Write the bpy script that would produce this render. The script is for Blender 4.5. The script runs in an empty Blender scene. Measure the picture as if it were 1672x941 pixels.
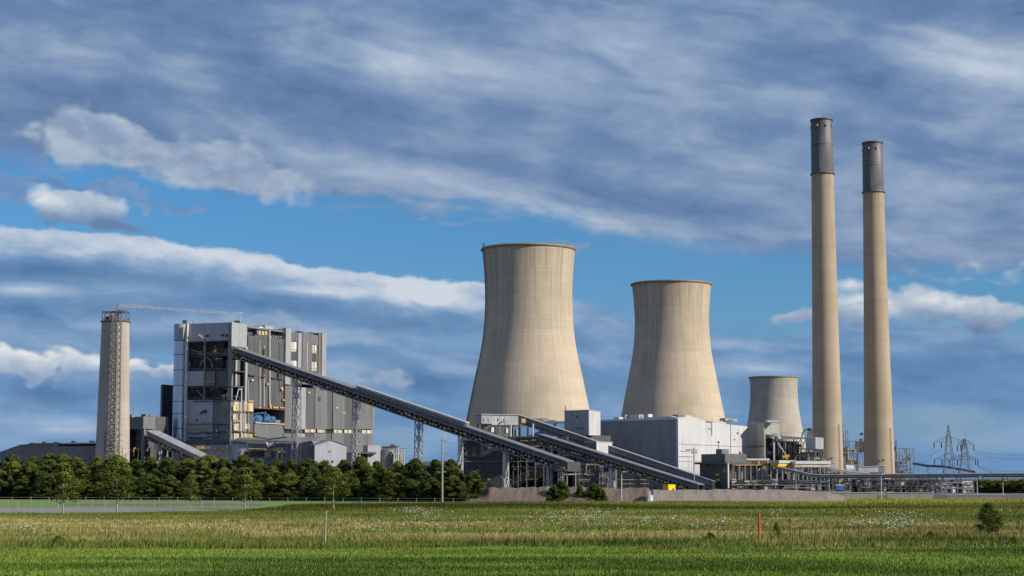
import bpy, math, random
import numpy as np
from mathutils import Vector, Matrix
random.seed(7); RNG = np.random.default_rng(7)
SC = bpy.context.scene; COL = SC.collection
# ------------------------------------------------------------------ camera
F = 2940.0; EYE = 3.5; TH = math.atan(315.5 / F); CT, ST = math.cos(TH), math.sin(TH)
def P(px, py, Y):
    """point at ground distance Y seen in the photograph at px, py"""
    a = TH + math.atan((470.5 - py) / F)
    z = Y * math.tan(a)
    return Vector(((px - 836.0) / F * (Y * CT + z * ST), Y, z + EYE))
def ZY(py, Y): return EYE + Y * math.tan(TH + math.atan((470.5 - py) / F))
def G(px, py):
    """point on the ground seen at px, py"""
    a = TH + math.atan((470.5 - py) / F)
    Y = -EYE / math.tan(a)
    return P(px, py, Y)
def GX(px, Y): return P(px, 786 + EYE / Y * F, Y).x
cd = bpy.data.cameras.new('camera'); cam = bpy.data.objects.new('camera', cd); COL.objects.link(cam)
cd.sensor_width = 36.0; cd.lens = 36.0 * F / 1672.0; cd.clip_start = 0.5; cd.clip_end = 60000
cam.location = (0, 0, EYE); cam.rotation_euler = (math.pi / 2 + TH, 0, 0); SC.camera = cam
SC.view_settings.view_transform = 'Standard'; SC.view_settings.look = 'None'
SC.view_settings.exposure = 0; SC.view_settings.gamma = 1
def lin(r, g, b):
    f = lambda c: (c / 255 / 12.92) if c / 255 <= 0.04045 else ((c / 255 + 0.055) / 1.055) ** 2.4
    return (f(r), f(g), f(b))
# ------------------------------------------------------------------ node helpers
class V_:
    def __init__(s, g, sock): s.g = g; s.s = sock
    def _m(s, op, *o, clamp=False):
        n = s.g.nt.nodes.new('ShaderNodeMath'); n.operation = op; n.use_clamp = clamp
        for i, a in enumerate((s,) + o):
            if isinstance(a, V_): s.g.nt.links.new(a.s, n.inputs[i])
            else: n.inputs[i].default_value = a
        return V_(s.g, n.outputs[0])
    def __add__(s, o): return s._m('ADD', o)
    def __sub__(s, o): return s._m('SUBTRACT', o)
    def __mul__(s, o): return s._m('MULTIPLY', o)
    def __truediv__(s, o): return s._m('DIVIDE', o)
    __radd__ = __add__; __rmul__ = __mul__
    def __rsub__(s, o): return (s * -1.0) + o
    def mx(s, o): return s._m('MAXIMUM', o)
    def mn(s, o): return s._m('MINIMUM', o)
    def pw(s, o): return s._m('POWER', o)
    def clamp(s): return s._m('ADD', 0.0, clamp=True)
    def sstep(s, a, b): return s.g.maprange(s, a, b)
class Gr:
    def __init__(s, nt): s.nt = nt
    def node(s, t, **k):
        n = s.nt.nodes.new(t)
        for a, b in k.items(): setattr(n, a, b)
        return n
    def link(s, a, b): s.nt.links.new(a.s if isinstance(a, V_) else a, b)
    def put(s, sock, v):
        if isinstance(v, V_): s.nt.links.new(v.s, sock)
        elif hasattr(v, 'is_output'): s.nt.links.new(v, sock)
        elif isinstance(v, (tuple, list)) and len(v) == 3 and len(sock.default_value) == 4: sock.default_value = (*v, 1)
        else: sock.default_value = v
    def maprange(s, v, a, b, c=0.0, d=1.0, smooth=True):
        n = s.node('ShaderNodeMapRange'); n.interpolation_type = 'SMOOTHSTEP' if smooth else 'LINEAR'
        s.put(n.inputs[0], v)
        for i, x in enumerate((a, b, c, d)): s.put(n.inputs[i + 1], x)
        return V_(s, n.outputs[0])
    def comb(s, x, y, z=0.0):
        n = s.node('ShaderNodeCombineXYZ')
        for i, a in enumerate((x, y, z)): s.put(n.inputs[i], a)
        return V_(s, n.outputs[0])
    def sep(s, v):
        n = s.node('ShaderNodeSeparateXYZ'); s.put(n.inputs[0], v); return [V_(s, o) for o in n.outputs]
    def noise(s, vec, scale=1.0, detail=6, rough=0.55, dist=0.0, color=False, dim='3D'):
        n = s.node('ShaderNodeTexNoise'); n.noise_dimensions = dim; s.put(n.inputs['Vector'], vec)
        for k, a in (('Scale', scale), ('Detail', detail), ('Roughness', rough), ('Distortion', dist)): s.put(n.inputs[k], a)
        return V_(s, n.outputs[1 if color else 0])
    def mix(s, f, a, b, mode='MIX'):
        n = s.node('ShaderNodeMix', data_type='RGBA', blend_type=mode)
        s.put(n.inputs[0], f); s.put(n.inputs[6], a); s.put(n.inputs[7], b)
        return V_(s, n.outputs[2])
    def ramp(s, f, stops, interp='LINEAR'):
        n = s.node('ShaderNodeValToRGB'); n.color_ramp.interpolation = interp; e = n.color_ramp.elements
        while len(e) < len(stops): e.new(0.5)
        for i, (p, c) in enumerate(stops): e[i].position = p; e[i].color = (*c, 1)
        s.put(n.inputs[0], f); return V_(s, n.outputs[0])
    def curve(s, f, pts, x0, x1, y0, y1):
        """piecewise curve y(f) through pts"""
        n = s.node('ShaderNodeFloatCurve'); c = n.mapping.curves[0]
        q = [((x - x0) / (x1 - x0), (y - y0) / (y1 - y0)) for x, y in pts]
        while len(c.points) < len(q): c.points.new(0.5, 0.5)
        for i, a in enumerate(q): c.points[i].location = a
        n.mapping.update()
        s.put(n.inputs[1], s.maprange(f, x0, x1, 0, 1, smooth=False))
        return V_(s, n.outputs[0]) * (y1 - y0) + y0
# ------------------------------------------------------------------ daylight
SUN_AZ = math.radians(112)      # measured from +Y towards +X
SUN_EL = math.radians(27)
SKY = 0.1
world = bpy.data.worlds.new('World'); SC.world = world; world.use_nodes = True
nt = world.node_tree; nt.nodes.clear(); g = Gr(nt)
tc = g.node('ShaderNodeTexCoord')
dx, dy, dz = g.sep(V_(g, tc.outputs['Generated']))
AZ = dx._m('ARCTAN2', dy); EL = dz._m('ARCSINE')
U = AZ * 29.4; W = EL * 29.4          # one unit = about two degrees
def uw(px, py):
    a = math.atan((470.5 - py) / F); x = (px - 836) / F
    v = Vector((x, CT - ST * (470.5 - py) / F, ST + CT * (470.5 - py) / F)).normalized()
    return math.atan2(v.x, v.y) * 29.4, math.asin(v.z) * 29.4
def edge(pts): return g.curve(U, [uw(*p) for p in pts], -12, 12, -2, 12)
VEC = g.comb(U, W, 0.0)
def blob(vec, px, py, rx, ry, rot=0.0):
    """soft ellipse in direction space, 1 at its middle and 0 at its rim"""
    u0, w0 = uw(px, py)
    m = g.node('ShaderNodeMapping', vector_type='TEXTURE'); g.link(vec, m.inputs[0])
    m.inputs['Location'].default_value = (u0, w0, 0); m.inputs['Rotation'].default_value = (0, 0, -math.radians(rot))
    m.inputs['Scale'].default_value = (rx / 100, ry / 100, 1)
    t = g.node('ShaderNodeTexGradient', gradient_type='SPHERICAL'); g.link(m.outputs[0], t.inputs[0])
    return V_(g, t.outputs[1])
def blobs(lst, vec=None):
    r = None
    for b in lst:
        q = blob(vec or VEC, *b[:5])
        if len(b) > 5: q = q * b[5]
        r = q if r is None else r.mx(q)
    return r
wn = g.noise(g.comb(U * 0.35, W * 0.8), 1.0, 3, 0.5, color=True, dim='2D')
wx, wy, _ = g.sep(wn)
wx = (wx - 0.5); wy = (wy - 0.5)
ca, sa = math.cos(math.radians(9)), math.sin(math.radians(9))
Ur = U * ca - W * sa; Wr = U * sa + W * ca      # streaks run down to the right
skyn = g.node('ShaderNodeTexSky', sky_type='NISHITA'); skyn.sun_disc = False
skyn.sun_elevation = SUN_EL; skyn.sun_rotation = SUN_AZ
skyn.air_density = 1.0; skyn.dust_density = 0.3; skyn.ozone_density = 2.0; skyn.altitude = 50
tint = g.ramp(g.maprange(W, 0, 6, 0, 1, False), [(0.0, (0.40, 0.55, 0.88)), (0.45, (0.36, 0.66, 0.99)), (1.0, (0.32, 0.70, 1.05))])
nish = g.mix(1.0, V_(g, skyn.outputs[0]), tint, 'MULTIPLY')
K = 1.0 / SKY
def cc(r, g_, b): return tuple(c * K for c in lin(r, g_, b))
# ---- high sheet of altostratus, its lower edge running down to the right
nA = g.noise(g.comb(Ur * 0.30 + wx * 1.1, Wr * 0.95 + wy * 1.3), 1.0, 4, 0.48, dim='2D')
nA2 = g.noise(g.comb(Ur * 0.9 + wx * 2.0 + 5.0, Wr * 3.6 + wy * 2.5), 1.0, 5, 0.55, dim='2D')
nA3 = g.noise(g.comb(U * 0.9 + 9.0, W * 1.6 + wx * 2.0), 1.0, 6, 0.55, dim='2D')
eA = edge([(-350, 240), (0, 268), (200, 283), (450, 325), (700, 346), (860, 352), (1000, 385), (1130, 412), (1240, 425), (1400, 440), (1672, 445), (2000, 430)])
hA = W - eA + (nA2 - 0.5) * 0.55 + (nA3 - 0.5) * 0.55
aA = g.maprange(hA, -0.12, 0.30)
hiA = blobs([(690, 100, 330, 95, 10, 0.62), (880, 150, 330, 110, 12, 0.35), (100, 90, 300, 60, 8, 0.38), (330, 190, 260, 40, 14, 0.40), (640, 290, 420, 45, 9, 0.55),
             (1130, 290, 330, 60, 9, 0.42), (1010, 70, 330, 70, 10, 0.35), (1600, 110, 230, 90, 6, 0.62), (1480, 300, 320, 90, 5, 0.32), (1250, 150, 330, 55, 8, 0.33),
             (950, 355, 220, 28, 14, 0.50), (1110, 385, 130, 30, 13, 0.45), (1420, 380, 300, 55, 5, 0.25), (1600, 200, 300, 60, 10, 0.38), (290, 105, 120, 30, 5, 0.3)])
loA = blobs([(560, 160, 420, 60, 9, 0.5), (200, 150, 420, 55, 8, 0.45), (830, 190, 330, 45, 8, 0.4), (1330, 100, 260, 45, 14, 0.35), (1000, 240, 350, 40, 12, 0.35),
             (300, 20, 500, 60, 4, 0.22), (1560, 20, 300, 40, 12, 0.35), (250, 235, 260, 40, 10, 0.25), (1600, 255, 160, 40, 10, 0.4), (950, 300, 300, 40, 12, 0.3)])
tA = (0.35 + (nA - 0.5) * 0.62 + (nA2 - 0.5) * 0.46 + (nA3 - 0.5) * 0.38 + hiA * 0.85 - loA * 0.55)
cA = g.ramp(tA.clamp(), [(0.0, cc(84, 114, 158)), (0.35, cc(111, 138, 176)), (0.65, cc(145, 166, 194)), (1.0, cc(188, 201, 217))])
# ---- lower bank with a bright upper rim
nB = g.noise(g.comb(U * 0.35 + wx * 1.2 + 20.0, W * 2.0 + wy * 1.6 + U * 0.12), 1.0, 5, 0.52, dim='2D')
nB2 = g.noise(g.comb(U * 1.4 + wy + 24.0, W * 3.0 + U * 0.3), 1.0, 5, 0.58, dim='2D')
eB = edge([(-350, 380), (0, 371), (110, 376), (250, 391), (400, 411), (560, 444), (700, 458), (800, 463), (930, 488), (1050, 496), (1180, 512), (1280, 522), (1400, 500), (1560, 505), (1672, 528), (2000, 500)])
hB = W - eB + (nB2 - 0.5) * 0.30
soft = g.maprange(U, 0.6, 2.4)                       # edge is crisp on the left, soft on the right
aB = g.maprange(hB * -1.0, -0.03, soft * 0.42 + 0.05)
depth = (hB * -1.0).mx(0.0)
rim = g.maprange(depth, 0.04, 0.72, 1.0, 0.0) * g.maprange(U, 0.4, 1.6, 1.0, 0.15)
hiB = blobs([(40, 474, 110, 16, 0, 0.5), (540, 478, 120, 14, 2, 0.6), (700, 490, 140, 20, 5, 0.55), (90, 700, 130, 24, 0, 0.45), (20, 735, 90, 26, 0, 0.4), (560, 610, 130, 40, 10, 0.3),
             (420, 535, 210, 30, 4, 0.35), (740, 605, 60, 18, 4, 0.5), (1250, 600, 200, 22, 3, 0.3), (1180, 560, 160, 14, 3, 0.25), (1600, 722, 140, 18, 3, 0.25), (730, 715, 120, 30, 0, 0.25), (1000, 590, 160, 30, 3, 0.25)])
loB = blobs([(160, 505, 330, 26, 3, 0.45), (420, 500, 240, 20, 3, 0.35), (90, 640, 130, 26, 0, 0.55), (680, 620, 110, 36, 4, 0.55), (620, 520, 300, 30, 3, 0.25), (1500, 620, 330, 60, 2, 0.3), (960, 640, 200, 60, 2, 0.25), (700, 680, 200, 40, 2, 0.2), (90, 440, 240, 24, 3, 0.3)])
tB = 0.37 + (nB - 0.5) * 0.80 + (nB2 - 0.5) * 0.38 + rim * 0.50 + hiB * 0.8 - loB * 0.55
cB = g.ramp(tB.clamp(), [(0.0, cc(84, 122, 166)), (0.35, cc(110, 146, 186)), (0.65, cc(148, 173, 203)), (1.0, cc(205, 213, 225))])
# blue showing through low on the bank
holeB = blobs([(300, 585, 200, 30, 0), (760, 560, 140, 26, 0), (560, 720, 200, 60, 0), (1200, 545, 220, 16, 2), (1480, 700, 400, 80, 0, 0.8)]) * 0.9
aB = aB * g.maprange(holeB + (nB - 0.5) * 0.7, 0.15, 0.95, 1.0, 0.35)
# ---- cumulus: lumpy, lit from the upper right, greyer underneath
def den(du, dw):
    a = g.comb((U + du) * 0.95 + 40.0, (W + dw) * 1.45)
    n = g.noise(a, 1.05, 5, 0.44, dim='2D')
    b = (g.noise(a, 2.6, 3, 0.42, dim='2D') - 0.5)._m('ABSOLUTE')
    return n - b * 0.45 + 0.05
d0 = den(0, 0); d1 = den(0.13, 0.17); lit0 = ((d0 - d1) * 3.8).mx(-0.7).mn(0.9)
dv, dw_, _ = g.sep(g.noise(g.comb(U * 1.3 + 7.0, W * 2.0), 1.0, 2, 0.5, color=True, dim='2D'))
VECW = g.comb(U + (dv - 0.5) * 1.3, W + (dw_ - 0.5) * 0.7)
def cumulus(lst, off, bright, k=1.5, soft=0.24):
    m = blobs(lst, VECW)
    D = m * 1.25 + (d0 - 0.5) * k
    al = g.maprange(D, 0.30, 0.30 + soft) * g.maprange(m, 0.0, 0.12)
    t = bright + lit0 * 0.20 - g.maprange(D, 0.3, 0.9) * 0.10
    return al, t
c1 = [(170, 228, 175, 66, 12), (380, 272, 190, 66, 12), (260, 256, 260, 62, 12), (60, 215, 130, 36, 0, 0.6)]
a1, t1 = cumulus(c1, 40.0, 0.60, 0.60, 0.38)
a1 = a1 * 0.84
c2 = [(125, 340, 110, 46, 3), (175, 362, 120, 30, 10, 0.8)]
a2, t2 = cumulus(c2, 44.0, 0.52, 0.6, 0.40)
t2 = t2 + g.maprange(W, uw(0, 368)[1], uw(0, 318)[1], -0.45, 0.38)
a2 = a2 * 0.95
c3 = [(60, 592, 150, 42, -2), (170, 600, 120, 40, 0), (240, 606, 70, 16, 0), (0, 575, 60, 26, 0)]
a3, t3 = cumulus(c3, 48.0, 0.86, 1.0, 0.4)
t3 = t3 + g.maprange(W, uw(0, 622)[1], uw(0, 580)[1], -0.5, 0.12)
c4 = [(1475, 492, 170, 48, 4), (1570, 510, 170, 40, 6), (1400, 515, 120, 34, 0), (1320, 518, 100, 24, 0), (1650, 518, 90, 30, 0), (1600, 450, 170, 26, 4, 0.5)]
a4, t4 = cumulus(c4, 52.0, 0.82, 0.8, 0.5)
t4 = t4 + g.maprange(W, uw(0, 540)[1], uw(0, 480)[1], -0.62, 0.05)
c5 = [(400, 530, 190, 26, 3), (480, 540, 130, 24, 6), (610, 620, 60, 24, 10)]
a5, t5 = cumulus(c5, 56.0, 0.50, 1.0, 0.6); a5 = a5 * 0.8
c6 = [(90, 302, 160, 17, 3), (200, 310, 110, 15, 6), (280, 338, 90, 12, 4), (10, 315, 60, 26, 0), (730, 360, 110, 8, 3), (900, 400, 60, 6, 3)]
a6, t6 = cumulus(c6, 60.0, 0.25); a6 = a6 * 0.55
def ccol(t): return g.ramp(t.clamp(), [(0.0, cc(104, 130, 168)), (0.4, cc(144, 163, 190)), (0.75, cc(186, 198, 213)), (1.0, cc(228, 230, 232))])
col = g.mix(aA, nish, cA)
col = g.mix(a6, col, ccol(t6))
col = g.mix(aB, col, cB)
for a, t in ((a1, t1), (a2, t2), (a3, t3), (a4, t4), (a5, t5)): col = g.mix(a, col, ccol(t))
# thin haze at the horizon and dull ground light below it
col = g.mix(g.maprange(W, 2.0, -0.2, 0.0, 0.45), col, cc(112, 156, 200))
col = g.mix(g.maprange(W, -0.15, -0.6), col, cc(70, 84, 70))
bg = g.node('ShaderNodeBackground'); g.link(col, bg.inputs[0]); bg.inputs[1].default_value = SKY
# away from the modelled clouds: the same grey-blue broken sheet, in its plain form
far = g.ramp(g.noise(g.comb(dx / (dz.mx(0.0) + 0.25), dy / (dz.mx(0.0) + 0.25)), 1.6, 3, 0.5, dim='2D'), [(0.25, cc(84, 120, 172)), (0.6, cc(122, 140, 170)), (0.85, cc(160, 170, 186))])
far = g.mix(g.maprange(W, -0.15, -0.6), far, cc(70, 84, 70))
bg2 = g.node('ShaderNodeBackground'); g.link(far, bg2.inputs[0]); bg2.inputs[1].default_value = SKY
near = (g.maprange(U._m('ABSOLUTE'), 11.5, 15.0, 1.0, 0.0)) * g.maprange(W, 9.0, 12.0, 1.0, 0.0) * g.maprange(W, -1.5, -1.0, 0.0, 1.0)
ms = g.node('ShaderNodeMixShader'); g.link(near, ms.inputs[0]); g.link(bg2.outputs[0], ms.inputs[1]); g.link(bg.outputs[0], ms.inputs[2])
wo = g.node('ShaderNodeOutputWorld'); g.link(ms.outputs[0], wo.inputs[0])
world.cycles.sampling_method = 'MANUAL'; world.cycles.sample_map_resolution = 256
sd = bpy.data.lights.new('sun', 'SUN'); sun = bpy.data.objects.new('sun', sd); COL.objects.link(sun)
sd.energy = 4.7; sd.angle = math.radians(0.5); sd.color = (1.0, 0.905, 0.77)
sdir = Vector((math.sin(SUN_AZ) * math.cos(SUN_EL), math.cos(SUN_AZ) * math.cos(SUN_EL), math.sin(SUN_EL)))
sun.rotation_euler = sdir.to_track_quat('Z', 'Y').to_euler()
# ------------------------------------------------------------------ mesh builder
ORG = {}
class MB:
    def __init__(s): s.v = []; s.f = []; s.uv = []; s.sm = []
    def face(s, idx, uv=None, smooth=False):
        s.f.append(idx); s.uv.append(uv); s.sm.append(smooth)
    def hexa(s, c):
        """8 corners: bottom 4 ccw, top 4 ccw"""
        b = len(s.v); s.v += [tuple(p) for p in c]
        for q in ((0, 3, 2, 1), (4, 5, 6, 7), (0, 1, 5, 4), (1, 2, 6, 5), (2, 3, 7, 6), (3, 0, 4, 7)): s.face([b + i for i in q])
        return s
    def prism(s, poly, z0, z1):
        """vertical prism over a ccw ground polygon; z1 may be a list of heights"""
        n = len(poly); b = len(s.v); zt = z1 if isinstance(z1, (list, tuple)) else [z1] * n
        s.v += [(p[0], p[1], z0) for p in poly] + [(p[0], p[1], z) for p, z in zip(poly, zt)]
        s.face([b + i for i in range(n)][::-1]); s.face([b + n + i for i in range(n)])
        for i in range(n): j = (i + 1) % n; s.face([b + i, b + j, b + n + j, b + n + i])
        return s
    def box(s, x0, x1, y0, y1, z0, z1): return s.prism([(x0, y0), (x1, y0), (x1, y1), (x0, y1)], z0, z1)
    def bar(s, p, q, w, h=None):
        p = Vector(p); q = Vector(q); h = h or w; d = q - p
        if d.length < 1e-4: return s
        d.normalize(); up = Vector((0, 0, 1)) if abs(d.z) < 0.95 else Vector((0, 1, 0))
        a = d.cross(up).normalized() * (w / 2); c = a.cross(d).normalized() * (h / 2)
        return s.hexa([p - a - c, p + a - c, q + a - c, q - a - c, p - a + c, p + a + c, q + a + c, q - a + c])
    def tube(s, p, q, r, n=8, r2=None, cap=True):
        p = Vector(p); q = Vector(q); d = (q - p).normalized(); r2 = r if r2 is None else r2
        a = d.orthogonal().normalized(); c = d.cross(a); b = len(s.v); L = (q - p).length
        for k in range(n):
            t = 2 * math.pi * k / n; o = a * math.cos(t) + c * math.sin(t)
            s.v += [tuple(p + o * r), tuple(q + o * r2)]
        for k in range(n):
            j = (k + 1) % n; u0, u1 = k / n * r * 6.28, (k + 1) / n * r * 6.28
            s.face([b + 2 * k, b + 2 * j, b + 2 * j + 1, b + 2 * k + 1], [(u0, 0), (u1, 0), (u1, L), (u0, L)], True)
        if cap:
            e = len(s.v); s.v += s.v[b:e]; s.face([e + 2 * k for k in range(n)][::-1]); s.face([e + 2 * k + 1 for k in range(n)])
        return s
    def path(s, pts, r, n=6):
        for a, b in zip(pts, pts[1:]): s.tube(a, b, r, n)
        return s
    def lathe(s, cx, cy, prof, n=64, a0=0.0, a1=2 * math.pi, uvr=None):
        full = abs(a1 - a0 - 2 * math.pi) < 1e-6; m = n if full else n + 1; b = len(s.v)
        uvr = uvr or max(r for r, z in prof); vv = [0.0]
        for (r0, z0), (r1, z1) in zip(prof, prof[1:]): vv.append(vv[-1] + math.hypot(r1 - r0, z1 - z0))
        for r, z in prof:
            for k in range(m):
                t = a0 + (a1 - a0) * k / n; s.v.append((cx + r * math.cos(t), cy + r * math.sin(t), z))
        for i in range(len(prof) - 1):
            for k in range(n):
                j = (k + 1) % m; u0 = (a0 + (a1 - a0) * k / n) * uvr; u1 = (a0 + (a1 - a0) * (k + 1) / n) * uvr
                z0, z1 = prof[0][1] + vv[i], prof[0][1] + vv[i + 1]
                s.face([b + i * m + k, b + i * m + j, b + (i + 1) * m + j, b + (i + 1) * m + k], [(u0, z0), (u1, z0), (u1, z1), (u0, z1)], True)
        return s
    def disc(s, cx, cy, z, r, n=32):
        b = len(s.v)
        for k in range(n): s.v.append((cx + r * math.cos(6.2832 * k / n), cy + r * math.sin(6.2832 * k / n), z))
        s.face([b + k for k in range(n)]); return s
    def lattice(s, b, t, wb, wt, n, leg=0.3, br=0.16, axis=None, wb2=None, wt2=None):
        """four-legged lattice mast from b to t"""
        b = Vector(b); t = Vector(t); ax = Vector(axis or (1, 0, 0)).normalized(); ay = Vector((-ax.y, ax.x, 0)) if abs((t - b).normalized().z) > 0.5 else Vector((0, 0, 1))
        wb2 = wb2 or wb; wt2 = wt2 or wt
        def ring(k):
            f = k / n; c = b.lerp(t, f); w = wb + (wt - wb) * f; w2 = wb2 + (wt2 - wb2) * f
            return [c + ax * (sx * w / 2) + ay * (sy * w2 / 2) for sx, sy in ((-1, -1), (1, -1), (1, 1), (-1, 1))]
        rs = [ring(k) for k in range(n + 1)]
        for i in range(4): s.bar(rs[0][i], rs[-1][i], leg)
        for k in range(n):
            for i in range(4):
                j = (i + 1) % 4
                s.bar(rs[k][i], rs[k + 1][j], br)
                if k % 1 == 0 and i % 2 == 0: s.bar(rs[k][j], rs[k + 1][i], br)
                s.bar(rs[k + 1][i], rs[k + 1][j], br)
        return s
    def build(s, name, mat, parent=None, **props):
        o0 = ORG.get(parent.name, Vector((0, 0, 0))) if parent else Vector((0, 0, 0))
        own = Vector((0, 0, 0))
        if not parent and s.v:
            a = np.array(s.v); own = Vector((float((a[:, 0].min() + a[:, 0].max()) / 2), float((a[:, 1].min() + a[:, 1].max()) / 2), float(a[:, 2].min())))
            o0 = own
        me = bpy.data.meshes.new(name); V = [(x - o0.x, y - o0.y, z - o0.z) for x, y, z in s.v]
        me.from_pydata(V, [], s.f); uvl = me.uv_layers.new(name='UVMap'); vs = me.vertices
        flat = []
        for p, uv in zip(me.polygons, s.uv):
            if uv: 
                for a in uv: flat += a
                continue
            nx, ny, nz = p.normal
            if abs(nz) > 0.75 or nx * nx + ny * ny < 1e-9:
                for vi in p.vertices: flat += (vs[vi].co.x + o0.x, vs[vi].co.y + o0.y)
            else:
                l = math.hypot(nx, ny); tx, ty = -ny / l, nx / l
                for vi in p.vertices: c = vs[vi].co; flat += ((c.x + o0.x) * tx + (c.y + o0.y) * ty, c.z + o0.z)
        uvl.data.foreach_set('uv', flat); me.polygons.foreach_set('use_smooth', s.sm); me.update()
        if mat: me.materials.append(mat)
        o = bpy.data.objects.new(name, me); COL.objects.link(o)
        if parent: o.parent = parent; ORG[o.name] = o0
        else: o.location = own; ORG[o.name] = own
        for k, v in props.items(): o[k] = v
        return o
def thing(name, label, cat, loc, group=None):
    o = bpy.data.objects.new(name, None); COL.objects.link(o); o.location = loc; o.empty_display_size = 1
    o['label'] = label; o['category'] = cat
    if group: o['group'] = group
    ORG[o.name] = Vector(loc); return o
def copy_tree(o, loc, label=None, rz=0.0, sc=1.0):
    c = o.copy(); COL.objects.link(c); c.location = loc; c.rotation_euler = (0, 0, rz); c.scale = (sc, sc, sc) if not isinstance(sc, tuple) else sc
    if label: c['label'] = label
    for ch in list(o.children):
        d = ch.copy(); COL.objects.link(d); d.parent = c
        for gc in list(ch.children): e = gc.copy(); COL.objects.link(e); e.parent = d
    return c
# ------------------------------------------------------------------ materials
def newmat(name):
    m = bpy.data.materials.new(name); m.use_nodes = True; nt = m.node_tree; nt.nodes.clear(); g = Gr(nt)
    b = g.node('ShaderNodeBsdfPrincipled'); o = g.node('ShaderNodeOutputMaterial'); g.link(b.outputs[0], o.inputs[0])
    tc = g.node('ShaderNodeTexCoord'); return m, g, b, tc
def sc3(c, f): return tuple(min(1.0, x * f) for x in c)
def brick(g, vec, w, h, c1, c2, mortar, msize=0.03, offset=0.0):
    n = g.node('ShaderNodeTexBrick'); n.offset = offset; n.squash = 1.0; g.put(n.inputs['Vector'], vec)
    for k, v in (('Color1', c1), ('Color2', c2), ('Mortar', mortar)): g.put(n.inputs[k], v)
    for k, v in (('Scale', 1.0), ('Mortar Size', msize), ('Mortar Smooth', 0.3), ('Bias', 0.0), ('Brick Width', w), ('Row Height', h)): n.inputs[k].default_value = v
    return V_(g, n.outputs[0]), V_(g, n.outputs[1])
def clad(name, c, w=1.2, h=9.0, var=0.16, seam=0.6, stain=0.35, rust=0.0, rough=0.55, metal=0.0, lowdirt=0.0, corr=True):
    """profiled metal sheeting: sheets of slightly different tone, seams, run-off stains"""
    m, g, b, tc = newmat(name); uv = V_(g, tc.outputs['UV']); u, v, _ = g.sep(uv)
    colr, fac = brick(g, uv, w, h, sc3(c, 1 - var), sc3(c, 1 + var), sc3(c, seam), 0.035)
    st = g.noise(g.comb(u * 0.55, v * 0.035), 1.0, 5, 0.65, dim='2D')
    st2 = g.noise(g.comb(u * 0.09, v * 0.09), 1.0, 5, 0.6, dim='2D')
    colr = g.mix(g.maprange(st, 0.46, 0.78, 0, stain), colr, sc3(c, 0.42))
    colr = g.mix(g.maprange(st2, 0.5, 0.75, 0, stain), colr, sc3(c, 0.62))
    if rust: colr = g.mix(g.maprange(g.noise(g.comb(u * 0.5, v * 0.3), 1.0, 6, 0.7, dim='2D'), 0.62, 0.70, 0, rust), colr, (0.24, 0.12, 0.045))
    if lowdirt: colr = g.mix(g.maprange(v + st2 * 8.0, 18.0, 4.0, 0, lowdirt), colr, (0.07, 0.065, 0.06))
    g.put(b.inputs['Base Color'], colr); b.inputs['Roughness'].default_value = rough; b.inputs['Metallic'].default_value = metal
    wv = (u * (2 * math.pi / 0.6))._m('SINE')
    bp = g.node('ShaderNodeBump'); bp.inputs['Strength'].default_value = 0.25 if corr else 0.05; bp.inputs['Distance'].default_value = 0.05
    g.put(bp.inputs['Height'], wv - fac * 2.0); g.link(bp.outputs[0], b.inputs['Normal'])
    return m
def plain(name, c, var=0.3, rough=0.6, metal=0.0, scale=0.6, spec=None):
    m, g, b, tc = newmat(name)
    n = g.noise(V_(g, tc.outputs['Object']), scale, 5, 0.65)
    g.put(b.inputs['Base Color'], g.ramp(n, [(0.3, sc3(c, 1 - var)), (0.7, sc3(c, 1 + var))]))
    b.inputs['Roughness'].default_value = rough; b.inputs['Metallic'].default_value = metal
    return m
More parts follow.
